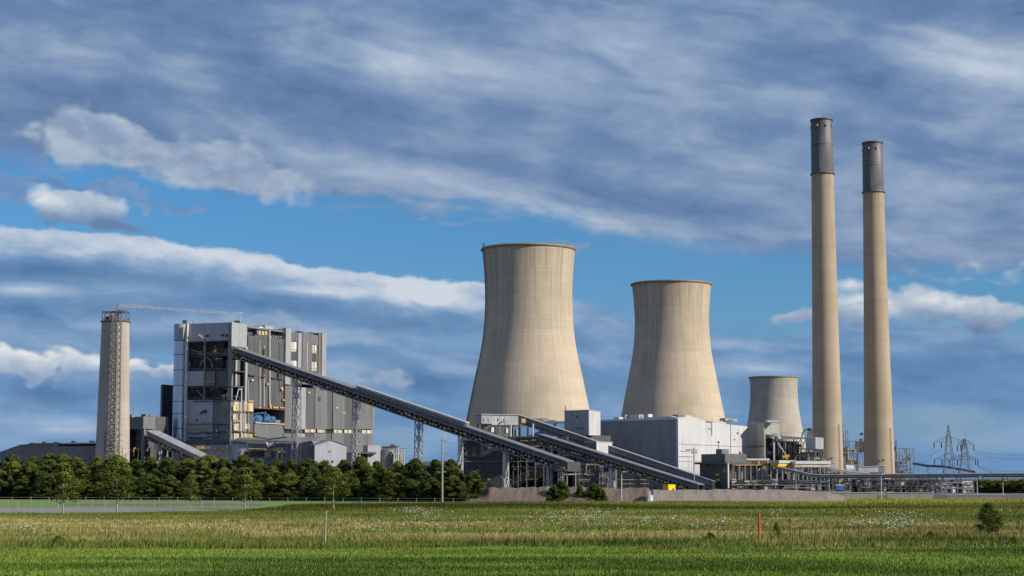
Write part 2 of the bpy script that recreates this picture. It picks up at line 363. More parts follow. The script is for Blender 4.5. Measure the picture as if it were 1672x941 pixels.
def shell_mat(name, c, top=110.0, bw=2.0, bh=1.55, grid=0.1, streak=0.5):
    """slip-formed concrete: lift lines, rib lines, dark weather streaks running from the rim"""
    m, g, b, tc = newmat(name); uv = V_(g, tc.outputs['UV']); u, v, _ = g.sep(uv)
    colr, fac = brick(g, uv, bw, bh, sc3(c, 0.97), sc3(c, 1.03), sc3(c, 1 - grid * 1.3), 0.12)
    pcol, _pf = brick(g, uv, bw * 6 if bw < 10 else 9.0, bh * 5 if bw < 10 else 12.0, (.93, .93, .93), (1.06, 1.05, 1.04), (1, 1, 1), 0.0, 0.5)
    colr = g.mix(1.0, colr, pcol, 'MULTIPLY')
    band = g.noise(g.comb(u * 0.004, v * 0.32), 1.0, 4, 0.7, dim='2D')
    colr = g.mix(g.maprange(band, 0.42, 0.68, 0.0, 0.22), colr, sc3(c, 0.72))
    blot = g.noise(g.comb(u * 0.05, v * 0.035), 1.0, 5, 0.62, dim='2D')
    colr = g.mix(g.maprange(blot, 0.44, 0.72, 0.0, 0.35), colr, (c[0] * 0.72, c[1] * 0.70, c[2] * 0.66))
    s1 = g.noise(g.comb(u * 0.42, v * 0.012 + 3.0), 1.0, 4, 0.7, dim='2D')
    s2 = g.noise(g.comb(u * 1.2, v * 0.03 + 9.0), 1.0, 3, 0.6, dim='2D')
    tm = g.maprange(v, top * 0.45, top * 0.97, 0.22, 1.0)
    colr = g.mix(g.maprange(s1, 0.45, 0.74) * tm * streak, colr, (c[0] * 0.42, c[1] * 0.43, c[2] * 0.46))
    colr = g.mix(g.maprange(s2, 0.50, 0.75) * tm * streak * 0.7, colr, sc3(c, 0.5))
    colr = g.mix(g.maprange(g.noise(g.comb(u * 0.25, v * 0.02 + 40.0), 1.0, 3, 0.6, dim='2D'), 0.56, 0.75, 0.0, 0.35), colr, sc3(c, 1.18))
    g.put(b.inputs['Base Color'], colr); b.inputs['Roughness'].default_value = 0.88; b.inputs['Specular IOR Level'].default_value = 0.2
    bp = g.node('ShaderNodeBump'); bp.inputs['Strength'].default_value = 0.2; bp.inputs['Distance'].default_value = 0.1
    g.put(bp.inputs['Height'], fac * -0.4 + s2); g.link(bp.outputs[0], b.inputs['Normal'])
    return m
M = {}
M['tower'] = shell_mat('cooling_tower_concrete', (0.56, 0.48, 0.365), 116, streak=.6)
M['tower_far'] = shell_mat('far_tower_concrete', (0.46, 0.42, 0.36), 100, grid=0.05)
M['stack'] = shell_mat('chimney_concrete', (0.46, 0.38, 0.275), 182, bw=60, bh=7.5, grid=0.05, streak=0.6)
M['stack_left'] = shell_mat('old_stack_concrete', (0.47, 0.44, 0.38), 75, bw=60, bh=2.4, grid=0.10, streak=0.45)
M['rimdark'] = plain('dark_rim', (0.10, 0.09, 0.08)); M['rim'] = plain('weathered_rim_concrete', (0.26, 0.225, 0.175))
M['sleeve'] = clad('steel_sleeve', (0.14, 0.14, 0.145), w=2.2, h=18, var=0.03, stain=0.7, rust=0.1, rough=0.55, metal=0.2, seam=.9)
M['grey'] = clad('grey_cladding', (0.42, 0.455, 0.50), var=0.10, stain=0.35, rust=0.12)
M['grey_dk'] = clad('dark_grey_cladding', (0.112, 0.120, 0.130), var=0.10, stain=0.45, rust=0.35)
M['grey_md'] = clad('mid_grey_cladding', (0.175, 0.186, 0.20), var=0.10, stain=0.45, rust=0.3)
M['pale'] = clad('pale_grey_cladding', (0.36, 0.385, 0.415), var=0.08, stain=0.3, rust=0.1)
M['conv'] = clad('conveyor_cladding', (0.105, 0.112, 0.12), w=3, h=12, var=.2, stain=.6, rust=.35)
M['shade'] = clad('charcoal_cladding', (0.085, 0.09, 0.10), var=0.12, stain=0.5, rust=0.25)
M['hall_side'] = clad('turbine_hall_shaded_side', (0.23, 0.25, 0.28), w=1.6, h=15, var=0.06, stain=0.45, seam=0.75, rust=.06)  # darker than the sunlit side: shade is put into the cladding colour
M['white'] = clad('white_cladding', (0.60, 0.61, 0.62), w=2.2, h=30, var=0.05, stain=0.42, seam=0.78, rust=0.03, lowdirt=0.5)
M['green'] = clad('greenish_cladding', (0.36, 0.37, 0.33), w=2.4, h=14, var=0.08, stain=0.6, rust=0.1)
M['silver'] = clad('silver_cladding', (0.60, 0.70, 0.84), w=1.7, h=40, var=0.22, stain=0.12, rough=0.30, metal=0.75, seam=.9)
M['cream'] = clad('cream_panels', (0.56, 0.50, 0.38), w=1.6, h=3.0, var=0.25, stain=0.6, rust=0.4)
M['steel'] = plain('galvanised_steel', (0.42, 0.42, 0.42), 0.25, 0.5, 0.2)
M['steel_lt'] = plain('pale_steel', (0.62, 0.62, 0.61), 0.15, 0.5)
M['steel_dk'] = plain('dark_steel', (0.075, 0.078, 0.085), 0.4, 0.6)
M['steel_md'] = plain('weathered_steel', (0.20, 0.20, 0.205), 0.35, 0.6)
M['black'] = plain('shade_and_rubber_black', (0.026, 0.030, 0.038), 0.5, 0.9)  # near-black: shade inside openings put into the colour, plus black rubber
M['deck'] = plain('concrete_deck', (0.16, 0.155, 0.15), 0.3, 0.9)
M['roofgrey'] = plain('roof_sheet', (0.20, 0.205, 0.215), 0.2, 0.7)
M['rooflt'] = plain('pale_roof_sheet', (0.52, 0.53, 0.54), 0.12, 0.5)
M['yellow'] = plain('yellow_paint', (0.75, 0.45, 0.04), 0.25, 0.5)
M['brightyellow'] = plain('bright_yellow_paint', (0.85, 0.62, 0.01), 0.06, 0.45)
M['ochre'] = plain('ochre_pipe_lagging', (0.55, 0.36, 0.13), 0.4, 0.7)
M['creampipe'] = plain('cream_pipe_lagging', (0.50, 0.45, 0.35), 0.3, 0.7)
M['blue'] = plain('blue_machine_paint', (0.05, 0.16, 0.31), 0.35, 0.45)
M['cyan'] = plain('cyan_machine_paint', (0.03, 0.32, 0.45), 0.3, 0.45)
M['rust'] = plain('rusty_steel', (0.20, 0.085, 0.045), 0.4, 0.85)
M['orange'] = plain('orange_paint', (0.50, 0.125, 0.035), 0.08, 0.6)
M['redsteel'] = plain('red_oxide_steel', (0.22, 0.06, 0.05), 0.3, 0.7)
M['whitep'] = plain('white_paint', (0.72, 0.72, 0.70), 0.08, 0.5)
M['wood'] = plain('weathered_wood', (0.36, 0.33, 0.28), 0.25, 0.9, scale=6)
M['wallconc'] = clad('low_wall_concrete', (0.36, 0.34, 0.30), w=5.5, h=3.0, var=0.08, stain=0.6, seam=0.45, rough=0.9, corr=False)
M['lamp'] = plain('pale_yellow_panel', (0.62, 0.50, 0.28), 0.3, 0.5)
mm, g, b, tc = newmat('window_glass'); b.inputs['Base Color'].default_value = (0.05, 0.07, 0.09, 1); b.inputs['Roughness'].default_value = 0.08; b.inputs['Metallic'].default_value = 0.0
M['glass'] = mm
mm, g, b, tc = newmat('blue_glazing'); b.inputs['Base Color'].default_value = (0.17, 0.36, 0.60, 1); b.inputs['Roughness'].default_value = 0.35
M['blueglass'] = mm
# ------------------------------------------------------------------ facades
class Face:
    """vertical plane between two places on the ground, seen in the photograph at column px and distance Y"""
    def __init__(s, pa, Ya, pb, Yb):
        s.A = Vector((GX(pa, Ya), Ya, 0)); s.B = Vector((GX(pb, Yb), Yb, 0)); s.d = (s.B - s.A); s.L = s.d.length; s.d.normalize()
        s.n = Vector((s.d.y, -s.d.x, 0))
        if s.n.y > 0: s.n = -s.n
    def uz(s, px, py):
        a = math.tan(TH + math.atan((470.5 - py) / F)); k = (px - 836) / F * (CT + a * ST)
        t = (k * s.A.y - s.A.x) / (s.d.x - k * s.d.y)
        return t, EYE + (s.A.y + t * s.d.y) * a
    def pt(s, u, n, z): return s.A + s.d * u + s.n * n + Vector((0, 0, z))
    def rect(s, x0, y0, x1, y1):
        ym = (y0 + y1) / 2; xm = (x0 + x1) / 2
        return s.uz(x0, ym)[0], s.uz(x1, ym)[0], s.uz(xm, y1)[1], s.uz(xm, y0)[1]
    def box(s, mb, u0, u1, n0, n1, z0, z1):
        c = [s.pt(u0, n1, z0), s.pt(u1, n1, z0), s.pt(u1, n0, z0), s.pt(u0, n0, z0)]
        ar = sum(c[i].x * c[(i + 1) % 4].y - c[(i + 1) % 4].x * c[i].y for i in range(4))
        if ar < 0: c = c[::-1]
        return mb.prism([(p.x, p.y) for p in c], z0, z1)
    def pbox(s, mb, x0, y0, x1, y1, n0, n1, z0=None):
        u0, u1, a, b = s.rect(x0, y0, x1, y1); return s.box(mb, u0, u1, n0, n1, a if z0 is None else z0, b)
def rnd(a, b): return random.uniform(a, b)
def block(parent, name, mat, pa, Ya, pb, Yb, pc, Yc, ztop, z0=0.0):
    """rectangular block from its near corner b and the ends a, c of its two visible sides"""
    A, B, C = [Vector((GX(p, Y), Y)) for p, Y in ((pa, Ya), (pb, Yb), (pc, Yc))]; D = A + C - B
    return MB().prism([B, C, D, A], z0, ztop).build(name, mat, parent)
# ------------------------------------------------------------------ cooling towers
def cooling_tower(label, cx, Y, prof, mat, mat_rim, lad=True):
    """prof: (photo row, half width in photo pixels) of the shell"""
    c = GX(cx, Y); pr = []
    t = thing('cooling_tower', label, 'cooling tower', (c, Y, 0), 'cooling towers')
    for py, hw in prof: pr.append((hw / F * Y, ZY(py, Y)))
    pr.sort(key=lambda a: a[1])
    from mathutils import geometry
    zs = [p[1] for p in pr]; rs = [p[0] for p in pr]; N = 60; out = []
    for k in range(N + 1):                                   # smooth the profile
        z = zs[0] + (zs[-1] - zs[0]) * k / N
        i = max(0, min(len(zs) - 2, sum(1 for q in zs if q <= z) - 1)); a, b_ = i, i + 1
        h = zs[b_] - zs[a]; tt = (z - zs[a]) / h
        sl = lambda j: (rs[min(j + 1, len(rs) - 1)] - rs[max(j - 1, 0)]) / (zs[min(j + 1, len(rs) - 1)] - zs[max(j - 1, 0)])
        m0, m1 = sl(a) * h, sl(b_) * h
        r = (2 * tt**3 - 3 * tt**2 + 1) * rs[a] + (tt**3 - 2 * tt**2 + tt) * m0 + (-2 * tt**3 + 3 * tt**2) * rs[b_] + (tt**3 - tt**2) * m1
        out.append((r, z))
    R, H = out[-1]
    sh = MB().lathe(c, Y, out, 128, uvr=R * 1.05).lathe(c, Y, [(r - .9, z) for r, z in out[::-1][:14]], 96)
    sh.build('shell', mat, t)
    rim = MB().lathe(c, Y, [(R - 1.0, H - 0.2), (R - 1.0, H + 0.35), (R + 0.35, H + 0.35), (R + 0.75, H - 0.1), (R + 0.75, H - 0.55), (R + 0.02, H - 1.1)], 96)
    rim.build('rim', M['rim'], t)
    MB().lathe(c, Y, [(out[0][0] + 5, 0), (out[0][0] + 5, 1.6), (out[0][0] + 4.4, 1.6), (out[0][0] + 4.4, 0.4)], 64).build('basin_wall', M['deck'], t)
    if lad:
        a = math.radians(197); l = MB(); lb = MB()
        for (r0, z0), (r1, z1) in zip(out[::2], out[2::2]):
            for da in (-0.012, 0.012):
                l.bar((c + (r0 + .5) * math.cos(a + da), Y + (r0 + .5) * math.sin(a + da), z0), (c + (r1 + .5) * math.cos(a + da), Y + (r1 + .5) * math.sin(a + da), z1), 0.16)
        l.build('ladder', M['rimdark'], t)
        for k in range(4):
            an = a + 0.05 * k - .1; lb.bar((c + R * math.cos(an), Y + R * math.sin(an), H), (c + R * math.cos(an), Y + R * math.sin(an), H + 2.2), 0.25)
        lb.build('mast', M['rimdark'], t)
    return t
cooling_tower('tallest beige concrete cooling tower, behind the conveyor gallery in the middle', 863.5, 880,
    [(407.5, 76.6), (416, 75.6), (450, 72.8), (492, 71.6), (540, 74.0), (580, 80.0), (611, 87.0), (650, 95.0), (683, 101.5), (730, 111.5), (787, 124)], M['tower'], M['rimdark'])
cooling_tower('medium beige concrete cooling tower, rising behind the pale turbine hall', 1099.5, 1034,
    [(464.5, 65.2), (474, 64.0), (500, 61.6), (530, 60.6), (570, 63.4), (618, 72.0), (655, 79.2), (690, 86.0), (740, 96), (787, 106)], M['tower'], M['rimdark'], False)
cooling_tower('smallest grey cooling tower, farthest away, left of the two tall chimneys', 1266, 1600,
    [(616.5, 39.8), (624, 38.8), (640, 38.2), (665, 39.6), (690, 43.2), (713, 47.2), (750, 53.5), (786, 60)], M['tower_far'], M['rimdark'], False)
# ------------------------------------------------------------------ tall chimneys
def chimney(label, Y, ctop, rtop, ytop, cbot, rbot, ysleeve):
    c = GX(cbot, Y); H = ZY(ytop, Y); hs = ZY(ysleeve, Y); R0 = rbot / F * Y; R1 = rtop / F * Y
    t = thing('chimney', label, 'chimney', (c, Y, 0), 'tall twin chimneys')
    pr = []
    for k in range(25):
        f = k / 24; z = hs * f; q = z / H; pr.append((R1 + (R0 - R1) * (1 - q) ** 1.35 * 1.02 + 0.0, z))
    rs = pr[-1][0]
    MB().lathe(c, Y, pr, 64).build('shaft', M['stack'], t)
    MB().lathe(c, Y, [(rs + 0.25, hs - 0.2), (rs + 0.25, hs + .5), (rs + 0.05, hs + .5), (R1 + 0.02, H - 0.1), (R1 + 0.02, H), (R1 - 0.5, H), (R1 - 0.6, H - 10)], 64).build('steel_sleeve', M['sleeve'], t)
    MB().lathe(c, Y, [(rs + 0.1, hs - 0.6), (rs + 0.65, hs - 0.5), (rs + 0.65, hs - 0.1), (rs + 0.1, hs)], 64).build('collar', M['rimdark'], t)
    MB().lathe(c, Y, [(R1 + 0.02, H - 0.9), (R1 + 0.4, H - 0.8), (R1 + 0.4, H - 0.1), (R1 - 0.5, H + 0.15)], 64).build('cap', M['rimdark'], t)
    for fr in (0.52,):
        z = hs + (H - hs) * fr; MB().lathe(c, Y, [(R1 + 0.1, z - .15), (R1 + 0.25, z), (R1 + 0.1, z + .15)], 48).build('band', M['rimdark'], t)
    me = None
    for k in range(8):
        a = 2 * math.pi * k / 8 + 0.25; x, y = c + (R1 + .35) * math.cos(a), Y + (R1 + .35) * math.sin(a)
        MB().box(x - .3, x + .3, y - .3, y + .3, H - 4.3, H - 3.2).build('warning_lamp', M['creampipe'], t)
    MB().tube((c + 1, Y, H), (c + 1, Y, H + 2.2), 0.09, 5).build('lightning_rod', M['rimdark'], t)
    a = math.radians(-50); l = MB()
    for da in (-.03, .03):
        l.bar((c + (R0 + .3) * math.cos(a + da), Y + (R0 + .3) * math.sin(a + da), 0), (c + (R0 * .80 + R1 * .2 + .3) * math.cos(a + da), Y + (R0 * .80 + R1 * .2 + .3) * math.sin(a + da), H * .17), 0.15)
    l.build('ladder', M['steel_md'], t)
    for zz, aa in ((H * .075, -100), (H * .078, -84), (H * .04, -95)):
        a = math.radians(aa); r = R0 * 0.96; MB().box(c + r * math.cos(a) - .3, c + r * math.cos(a) + .3, Y + r * math.sin(a) - .5, Y + r * math.sin(a) + .2, zz, zz + .7).build('vent_hole', M['rimdark'], t)
    return t
chimney('taller of the two tall chimneys, nearer the cooling towers, with a dark steel top', 900, 1342, 17.6, 195.5, 1352.5, 25.4, 284)
chimney('shorter of the two tall chimneys, farther right, with a dark steel top', 930, 1423, 16.4, 233, 1436.5, 25.2, 314)
# ------------------------------------------------------------------ left stack with its crown and ladder
Ys = 738; cs = GX(182.3, Ys); Hs = ZY(525, Ys)
st = thing('round_stack', 'squat round concrete stack at the far left, with a climbing stair and railed top', 'stack', (cs, Ys, 0))
r0, r1 = 28.6 / F * Ys, 22.2 / F * Ys
MB().lathe(cs, Ys, [(r0 + (r1 - r0) * k / 16, Hs * k / 16) for k in range(17)], 64).disc(cs, Ys, Hs - .3, r1).build('shaft', M['stack_left'], st)
MB().lathe(cs, Ys, [(r1, Hs - .6), (r1 + .5, Hs - .4), (r1 + .5, Hs), (r1 - 1, Hs + .1)], 48).build('ledge', M['rimdark'], st)
cr = MB(); top = MB(); rl = MB(); rl2 = MB(); HC = ZY(510, Ys)
for k in range(14):
    a = 2 * math.pi * k / 14; x, y = cs + r1 * math.cos(a), Ys + r1 * math.sin(a); cr.bar((x, y, Hs), (x, y, HC if k % 2 else HC - .6), 0.28)
    b_ = 2 * math.pi * (k + 1) / 14; x2, y2 = cs + r1 * math.cos(b_), Ys + r1 * math.sin(b_)
    for hh in (0.25, 0.95): (rl if hh > .5 else rl2).bar((x, y, Hs + (HC - Hs) * hh), (x2, y2, Hs + (HC - Hs) * hh), 0.16)
    cr.bar((cs + 2 * math.cos(a), Ys + 2 * math.sin(a), HC + .7), (x, y, HC - .3), 0.3)
cr.build('platform_frame', M['steel_md'], st); rl.build('railing', M['redsteel'], st); rl2.build('railing', M['redsteel'], st)
MB().prism([(cs - r1 * .9, Ys - r1 * .3), (cs + r1 * .7, Ys - r1 * .5), (cs + r1 * .9, Ys + r1 * .3), (cs - r1 * .5, Ys + r1 * .6)], HC + .0, HC + .35).build('canopy', M['steel_dk'], st)
for k in range(6):
    x = cs + rnd(-4, 4); y = Ys + rnd(-4, 4); MB().box(x - .6, x + .6, y - .6, y + .6, Hs, Hs + rnd(1.5, 3)).build('hoist_machine', M['redsteel'], st)
ldm = MB(); n = 26
pa_, pb_ = Vector((cs + 0.1, Ys - r0 - 1.6, 0)), Vector((cs + 0.1, Ys - r1 - 1.5, Hs + 1))
pa_.x = P(186, 745, pa_.y).x; pb_.x = P(191, 522, pb_.y).x
ldm.lattice(pa_, pb_, 4.3, 3.2, n, 0.26, 0.15, wb2=1.8, wt2=1.8)
for k in range(1, n):
    q = pa_.lerp(pb_, k / n); w = 4.3 + (3.2 - 4.3) * k / n; sg = 1 if k % 2 else -1
    ldm.bar(q + Vector((-sg * w / 2, -.9, 0)), pa_.lerp(pb_, (k + 1) / n) + Vector((sg * w / 2, -.9, 0)), 0.7, 0.12)
    if k % 3 == 0: ldm.bar(q + Vector((-w / 2 - 1.2, -.6, 0)), q + Vector((w / 2, -.6, 0)), 0.22); ldm.bar(q + Vector((-w / 2, -.6, 0)), q + Vector((-w / 2 , 2.2, 0)), 0.2)
ldm.build('climbing_stair', M['steel_md'], st)
sc_ = MB()
for (xa, ya, hh) in ((168, -1, 27), (175, -3, 31), (197, -3, 19), (203, -1, 16), (180, -4, 22), (189, -4, 20)):
    y = Ys - r0 + ya * .6; x = GX(xa, y); sc_.bar((x, y, 0), (x + .3, y, hh * .9), 0.22)
for k in range(9):
    z = 4 + k * 2.3; sc_.bar((GX(168, Ys - 9), Ys - r0 - 1.2, z), (GX(199 if z > 12 else 207, Ys - 9), Ys - r0 - 1.2, z + rnd(-.5, .5)), 0.15)
    sc_.bar((GX(170 + k, Ys - 9), Ys - r0 - 1.2, z), (GX(180 + k, Ys - 9), Ys - r0 - 1.2, z + 2.4), 0.12)
sc_.build('scaffold', M['steel_dk'], st)
# crane
cr_ = thing('tower_crane', 'thin lattice crane on the left round stack, its jib reaching over to the boiler house', 'crane', tuple(P(191, 525, Ys)))
mp = P(190.5, 512, Ys); mt = P(191, 496, Ys)
MB().lattice(P(190.5, 524, Ys), mt, 1.4, 1.0, 8, .2, .12).build('mast', M['steel'], cr_)
jt = P(393, 513, 764)
j = MB(); j.lattice(P(196, 498.5, Ys), jt, 0.8, 0.6, 44, .09, .06, axis=(0.1, -1, 0), wb2=0.9, wt2=0.7); j.build('jib', M['steel'], cr_)
MB().bar(mt, P(260, 504, 745), .1).bar(P(196, 505.5, Ys), P(210, 505, Ys), 0.5, .4).build('tie_bar', M['steel'], cr_)
MB().bar(jt, P(393, 526.5, 764), 0.32).bar(jt + Vector((-1, 0, .3)), jt + Vector((.6, 0, .3)), .9, .7).build('jib_support', M['steel_lt'], cr_)
# ------------------------------------------------------------------ boiler house
bh = thing('boiler_house', 'huge grey boiler house at left with open floors and a round silver stair tower', 'boiler house', (GX(420, 800), 800, 0))
L = Face(305, 769, 378, 760); R = Face(378, 760, 608, 866)
zt = ZY(527.5, 760)
def lp(name, mat, x0, y0, x1, y1, n0=-.4, n1=0., **k):
    mb = MB(); L.pbox(mb, x0, y0, x1, y1, n0, n1); return mb.build(name, M[mat], bh, **k)
def rp(name, mat, x0, y0, x1, y1, n0=-5., n1=0., z0=None, **k):
    mb = MB(); R.pbox(mb, x0, y0, x1, y1, n0, n1, z0); return mb.build(name, M[mat], bh, **k)
# stair tower
cx_, cy_ = GX(292.3, 774), 774; rr = 12.7 / F * 774; zr = ZY(530, 774)
tw = MB().lathe(cx_, cy_, [(rr, 0), (rr, ZY(557, 774))], 40).build('stair_tower', M['silver'], bh)
MB().lathe(cx_, cy_, [(rr + .05, ZY(557, 774)), (rr + .05, zr)], 40).disc(cx_, cy_, zr, rr).build('stair_tower_head', M['grey'], bh)
for py in (557, 580, 605, 630, 656, 676, 700, 722):
    z = ZY(py, 774); MB().lathe(cx_, cy_, [(rr + .02, z - .14), (rr + .10, z - .12), (rr + .10, z + .12), (rr + .02, z + .14)], 40).build('ring_seam', M['steel_dk'], tw)
mb = MB(); L.pbox(mb, 303.6, 529, 306.6, 722, -.2, 1.1); mb.build('corner_pipe', M['steel_lt'], bh)
MB().box(cx_ + .2, cx_ + 1.8, cy_ - .8, cy_ + .8, zr, zr + 1.8).build('roof_vent', M['steel_dk'], bh)
# left face
lp('wall_panel', 'grey', 305, 527.8, 378, 557)
lp('wall_panel', 'grey', 305, 606, 334, 630.5)
lp('wall_panel', 'grey_md', 334, 606, 351, 630.5, -.4, .15)
lp('wall_panel', 'grey_dk', 351, 607, 372, 630.5, -.9, -.5)
lp('wall_panel', 'grey', 305, 653.5, 347, 718)
lp('wall_panel', 'grey_md', 347, 653.5, 372, 718, -1.6, -.3)
lp('wall_panel', 'grey_md', 305, 718, 378, 790, -.4, -.1)
lp('wall_panel', 'grey_dk', 336, 569, 372, 580, -2.0, -1.6)
lp('wall_panel', 'hall_side', 371.5, 527.8, 378.2, 790, -.7, .25)
lp('mullion', 'steel_md', 333.8, 556, 335.8, 654, -.2, .45)
D = -24
for py in (557, 580.5, 606, 630.5, 653.5, 690):
    z = ZY(py, 765); mb = MB(); L.box(mb, 0.2, L.L - 0.2, D, -.5, z - .45, z - .0); mb.build('floor_slab', M['steel_dk'], bh)
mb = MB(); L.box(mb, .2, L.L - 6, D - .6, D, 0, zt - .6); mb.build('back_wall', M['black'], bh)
for uu in (0.3, 6.5, 12.5, 17.5):
    for nn in (-4, -12, -20):
        mb = MB(); L.box(mb, uu, uu + .7, nn, nn + .7, 4, zt - 8); mb.build('column', M['steel_md' if nn == -4 else 'steel_dk'], bh)
def lpt(px, py, n): u, z = L.uz(px, py); return L.pt(u, n, z)
def rpt(px, py, n): u, z = R.uz(px, py); return R.pt(u, n, z)
# things on the open floors
for (x0, y0, x1, y1, n, mt_) in ((322, 599, 331, 603, -2, 'yellow'), (337, 600, 349, 604, -2, 'yellow'), (365.5, 592, 368.5, 604, -2, 'ochre'), (336, 622, 352, 624.3, .35, 'ochre'),
        (309, 572, 316, 580, -3, 'steel_md'), (318, 570, 332, 580, -3, 'rust'), (339, 571, 356, 579, -1.2, 'rust'), (346, 570, 352, 575, -1, 'ochre'), (357, 560.5, 362, 562.5, -3, 'whitep'),
        (320, 644, 324, 652, -2, 'ochre'), (345, 646, 358, 652.5, -2, 'creampipe'), (347, 633.5, 366, 635.5, -3, 'yellow'), (308, 583, 315, 603, -3, 'steel_md'), (317, 586, 321, 604, -4, 'steel'), (308, 632, 314, 652, -5, 'steel_md')):
    u0, u1, z0, z1 = L.rect(x0, y0, x1, y1)
    for q in range(2 if x1 - x0 > 8 else 1):
        mb = MB(); w = (u1 - u0) / (2 if x1 - x0 > 8 else 1); a = u0 + q * w
        L.box(mb, a + .08, a + w * .86, n - rnd(1, 2), n, z0, z1 - rnd(0, (z1 - z0) * .3)); mb.build('equipment', M[mt_], bh)
for (pts, r, n, mt_) in (([(323, 598), (329, 588), (333, 584), (340, 586), (344, 600)], .28, -1.5, 'ochre'), ([(338, 584), (343, 592), (353, 597)], .2, -1.8, 'steel'),
        ([(338, 570), (346, 566), (356, 569), (364, 570)], .2, -1.5, 'rust'), ([(318, 636), (326, 646), (331, 650)], .22, -1.6, 'steel'), ([(340, 637), (345, 634), (358, 633.5), (367, 634)], .25, -1.6, 'ochre'),
        ([(354, 634), (354.5, 649)], .35, -2, 'ochre'), ([(360, 646), (370, 645)], .2, -1, 'steel'), ([(315, 634), (315, 653)], .3, -3, 'steel'), ([(310, 571), (331, 577)], .15, -.6, 'steel'), ([(337, 578), (370, 578)], .12, -.6, 'steel')):
    MB().path([lpt(a, b_, n) for a, b_ in pts], r).build('pipe', M[mt_], bh)
for y_ in (577.0, 602.5, 650.5):
    mb = MB()
    for q in range(15): mb.bar(lpt(307 + q * 4.5, y_ + 3, -.5), lpt(307 + q * 4.5, y_ - .8, -.5), .09)
    mb.bar(lpt(306, y_ - .8, -.5), lpt(371, y_ - .8, -.5), .12).bar(lpt(306, y_ + 1, -.5), lpt(371, y_ + 1, -.5), .09); mb.build('handrail', M['steel_md'], bh)
for (xa, xb, ya, yb) in ((307, 332, 559, 579), (338, 370, 559, 579), (307, 332, 582, 604), (338, 370, 582, 604), (307, 332, 632, 652), (338, 370, 633, 652)):
    for k in range(9):
        x, y = rnd(xa, xb), rnd(ya, yb); pts = [(x, y)]
        for q in range(3):
            if random.random() < .5: x = min(xb, max(xa, x + rnd(-12, 12)))
            else: y = min(yb, max(ya, y + rnd(-12, 12)))
            pts.append((x, y))
        MB().path([lpt(a, b_, -1.2 - (k % 4)) for a, b_ in pts], rnd(.1, .22)).build('pipe', M[random.choice(['steel', 'rust', 'ochre', 'steel_md', 'creampipe', 'steel_lt'])], bh)
    for k in range(3):
        x = rnd(xa, xb - 6); w = rnd(2.5, 6); hh_ = rnd(2, 7); mb = MB(); L.pbox(mb, x, yb - hh_, x + w, yb + .5, -4.5, -2.2 - k); mb.build('equipment', M[random.choice(['steel_md', 'steel', 'steel_dk', 'ochre', 'rust'])], bh)
# marks and bits on the face
MB().bar(lpt(325.5, 547.5, .6), lpt(331.5, 551.5, .6), .8, .5).build('floodlight', M['whitep'], bh)
MB().bar(lpt(331.5, 551.5, .6), lpt(335, 560, .5), .3).build('bracket', M['steel'], bh)
for (x0, y0, x1, y1) in ((335.5, 547, 341, 550.5), (361, 546, 366, 549.5), (368, 546, 372.5, 550.5)): lp('louvre', 'steel_dk', x0, y0, x1, y1, 0, .2)
for (pts) in ([(326, 676), (333, 671), (338, 672), (329, 675)], [(320, 688), (324, 685)], [(306, 707), (322, 709), (332, 706), (345, 708)], [(308, 715), (330, 716), (346, 713)]):
    mb = MB()
    for a, b_ in zip(pts, pts[1:]): mb.bar(lpt(*a, .12), lpt(*b_, .12), .1, rnd(.4, 1.1))
    mb.build('torn_edge', M['steel_dk'], bh)
for (pts, r, mt_) in (([(300, 692.5), (325, 693), (372, 692)], .16, 'steel_dk'), ([(306, 700), (320, 700.5), (340, 699)], .22, 'ochre'), ([(330, 692), (333, 688), (342, 692)], .18, 'ochre'),
        ([(348, 694), (372, 692.5)], .2, 'steel_dk'), ([(348, 706), (360, 705), (372, 704)], .35, 'steel_dk'), ([(291, 707), (291, 716), (300, 717)], .6, 'steel_lt'), ([(355, 700), (355, 712)], .25, 'steel')):
    MB().path([lpt(a, b_, .8) for a, b_ in pts], r).build('pipe', M[mt_], bh)
# near bay of the right face
zA = 4
rp('wall_panel', 'pale', 378.3, 527.8, 403.5, 567, -.5, 0)
bpy.data.objects[bh.children[-1].name]
rp('wall_panel', 'grey_dk', 380, 588, 393, 632, -3.4, -3.0)
rp('wall_panel', 'pale', 391, 588, 394, 632, -2.4, -2.0)
rp('wall_panel', 'grey_dk', 394.5, 588, 400, 632, -2.8, -2.5)
rp('column', 'pale', 400.4, 566, 403.8, 657, -.8, .1)
for (x0, y0, x1, y1, mt_, n1) in ((378.5, 655, 383, 722, 'steel_md', -.8), (383, 656, 397, 676, 'cream', -.4), (383, 676, 392, 700, 'green', -.7), (392, 676, 397, 700, 'cream', -.2),
        (397, 657, 413, 674, 'cream', .1), (397, 674, 413.5, 722, 'green', -.2), (383, 700, 397, 722, 'cream', -.3)): rp('wall_panel', mt_, x0, y0, x1, y1, -6, n1)
for (x0, y0, x1, y1, mt_) in ((399, 692, 407, 701, 'cream'), (381, 692, 389, 703, 'cream'), (380, 663, 385, 671, 'lamp'), (386, 664, 388.5, 668, 'lamp'), (398, 664, 400, 669, 'whitep'), (403, 662, 408.5, 672.5, 'yellow'), (399, 706, 406, 720, 'cream'), (392, 708, 396, 720, 'ochre'), (407, 709, 412, 717, 'yellow'), (380, 676, 384, 686, 'lamp')):
    rp('infill_panel', mt_, x0, y0, x1, y1, -.1, .25)
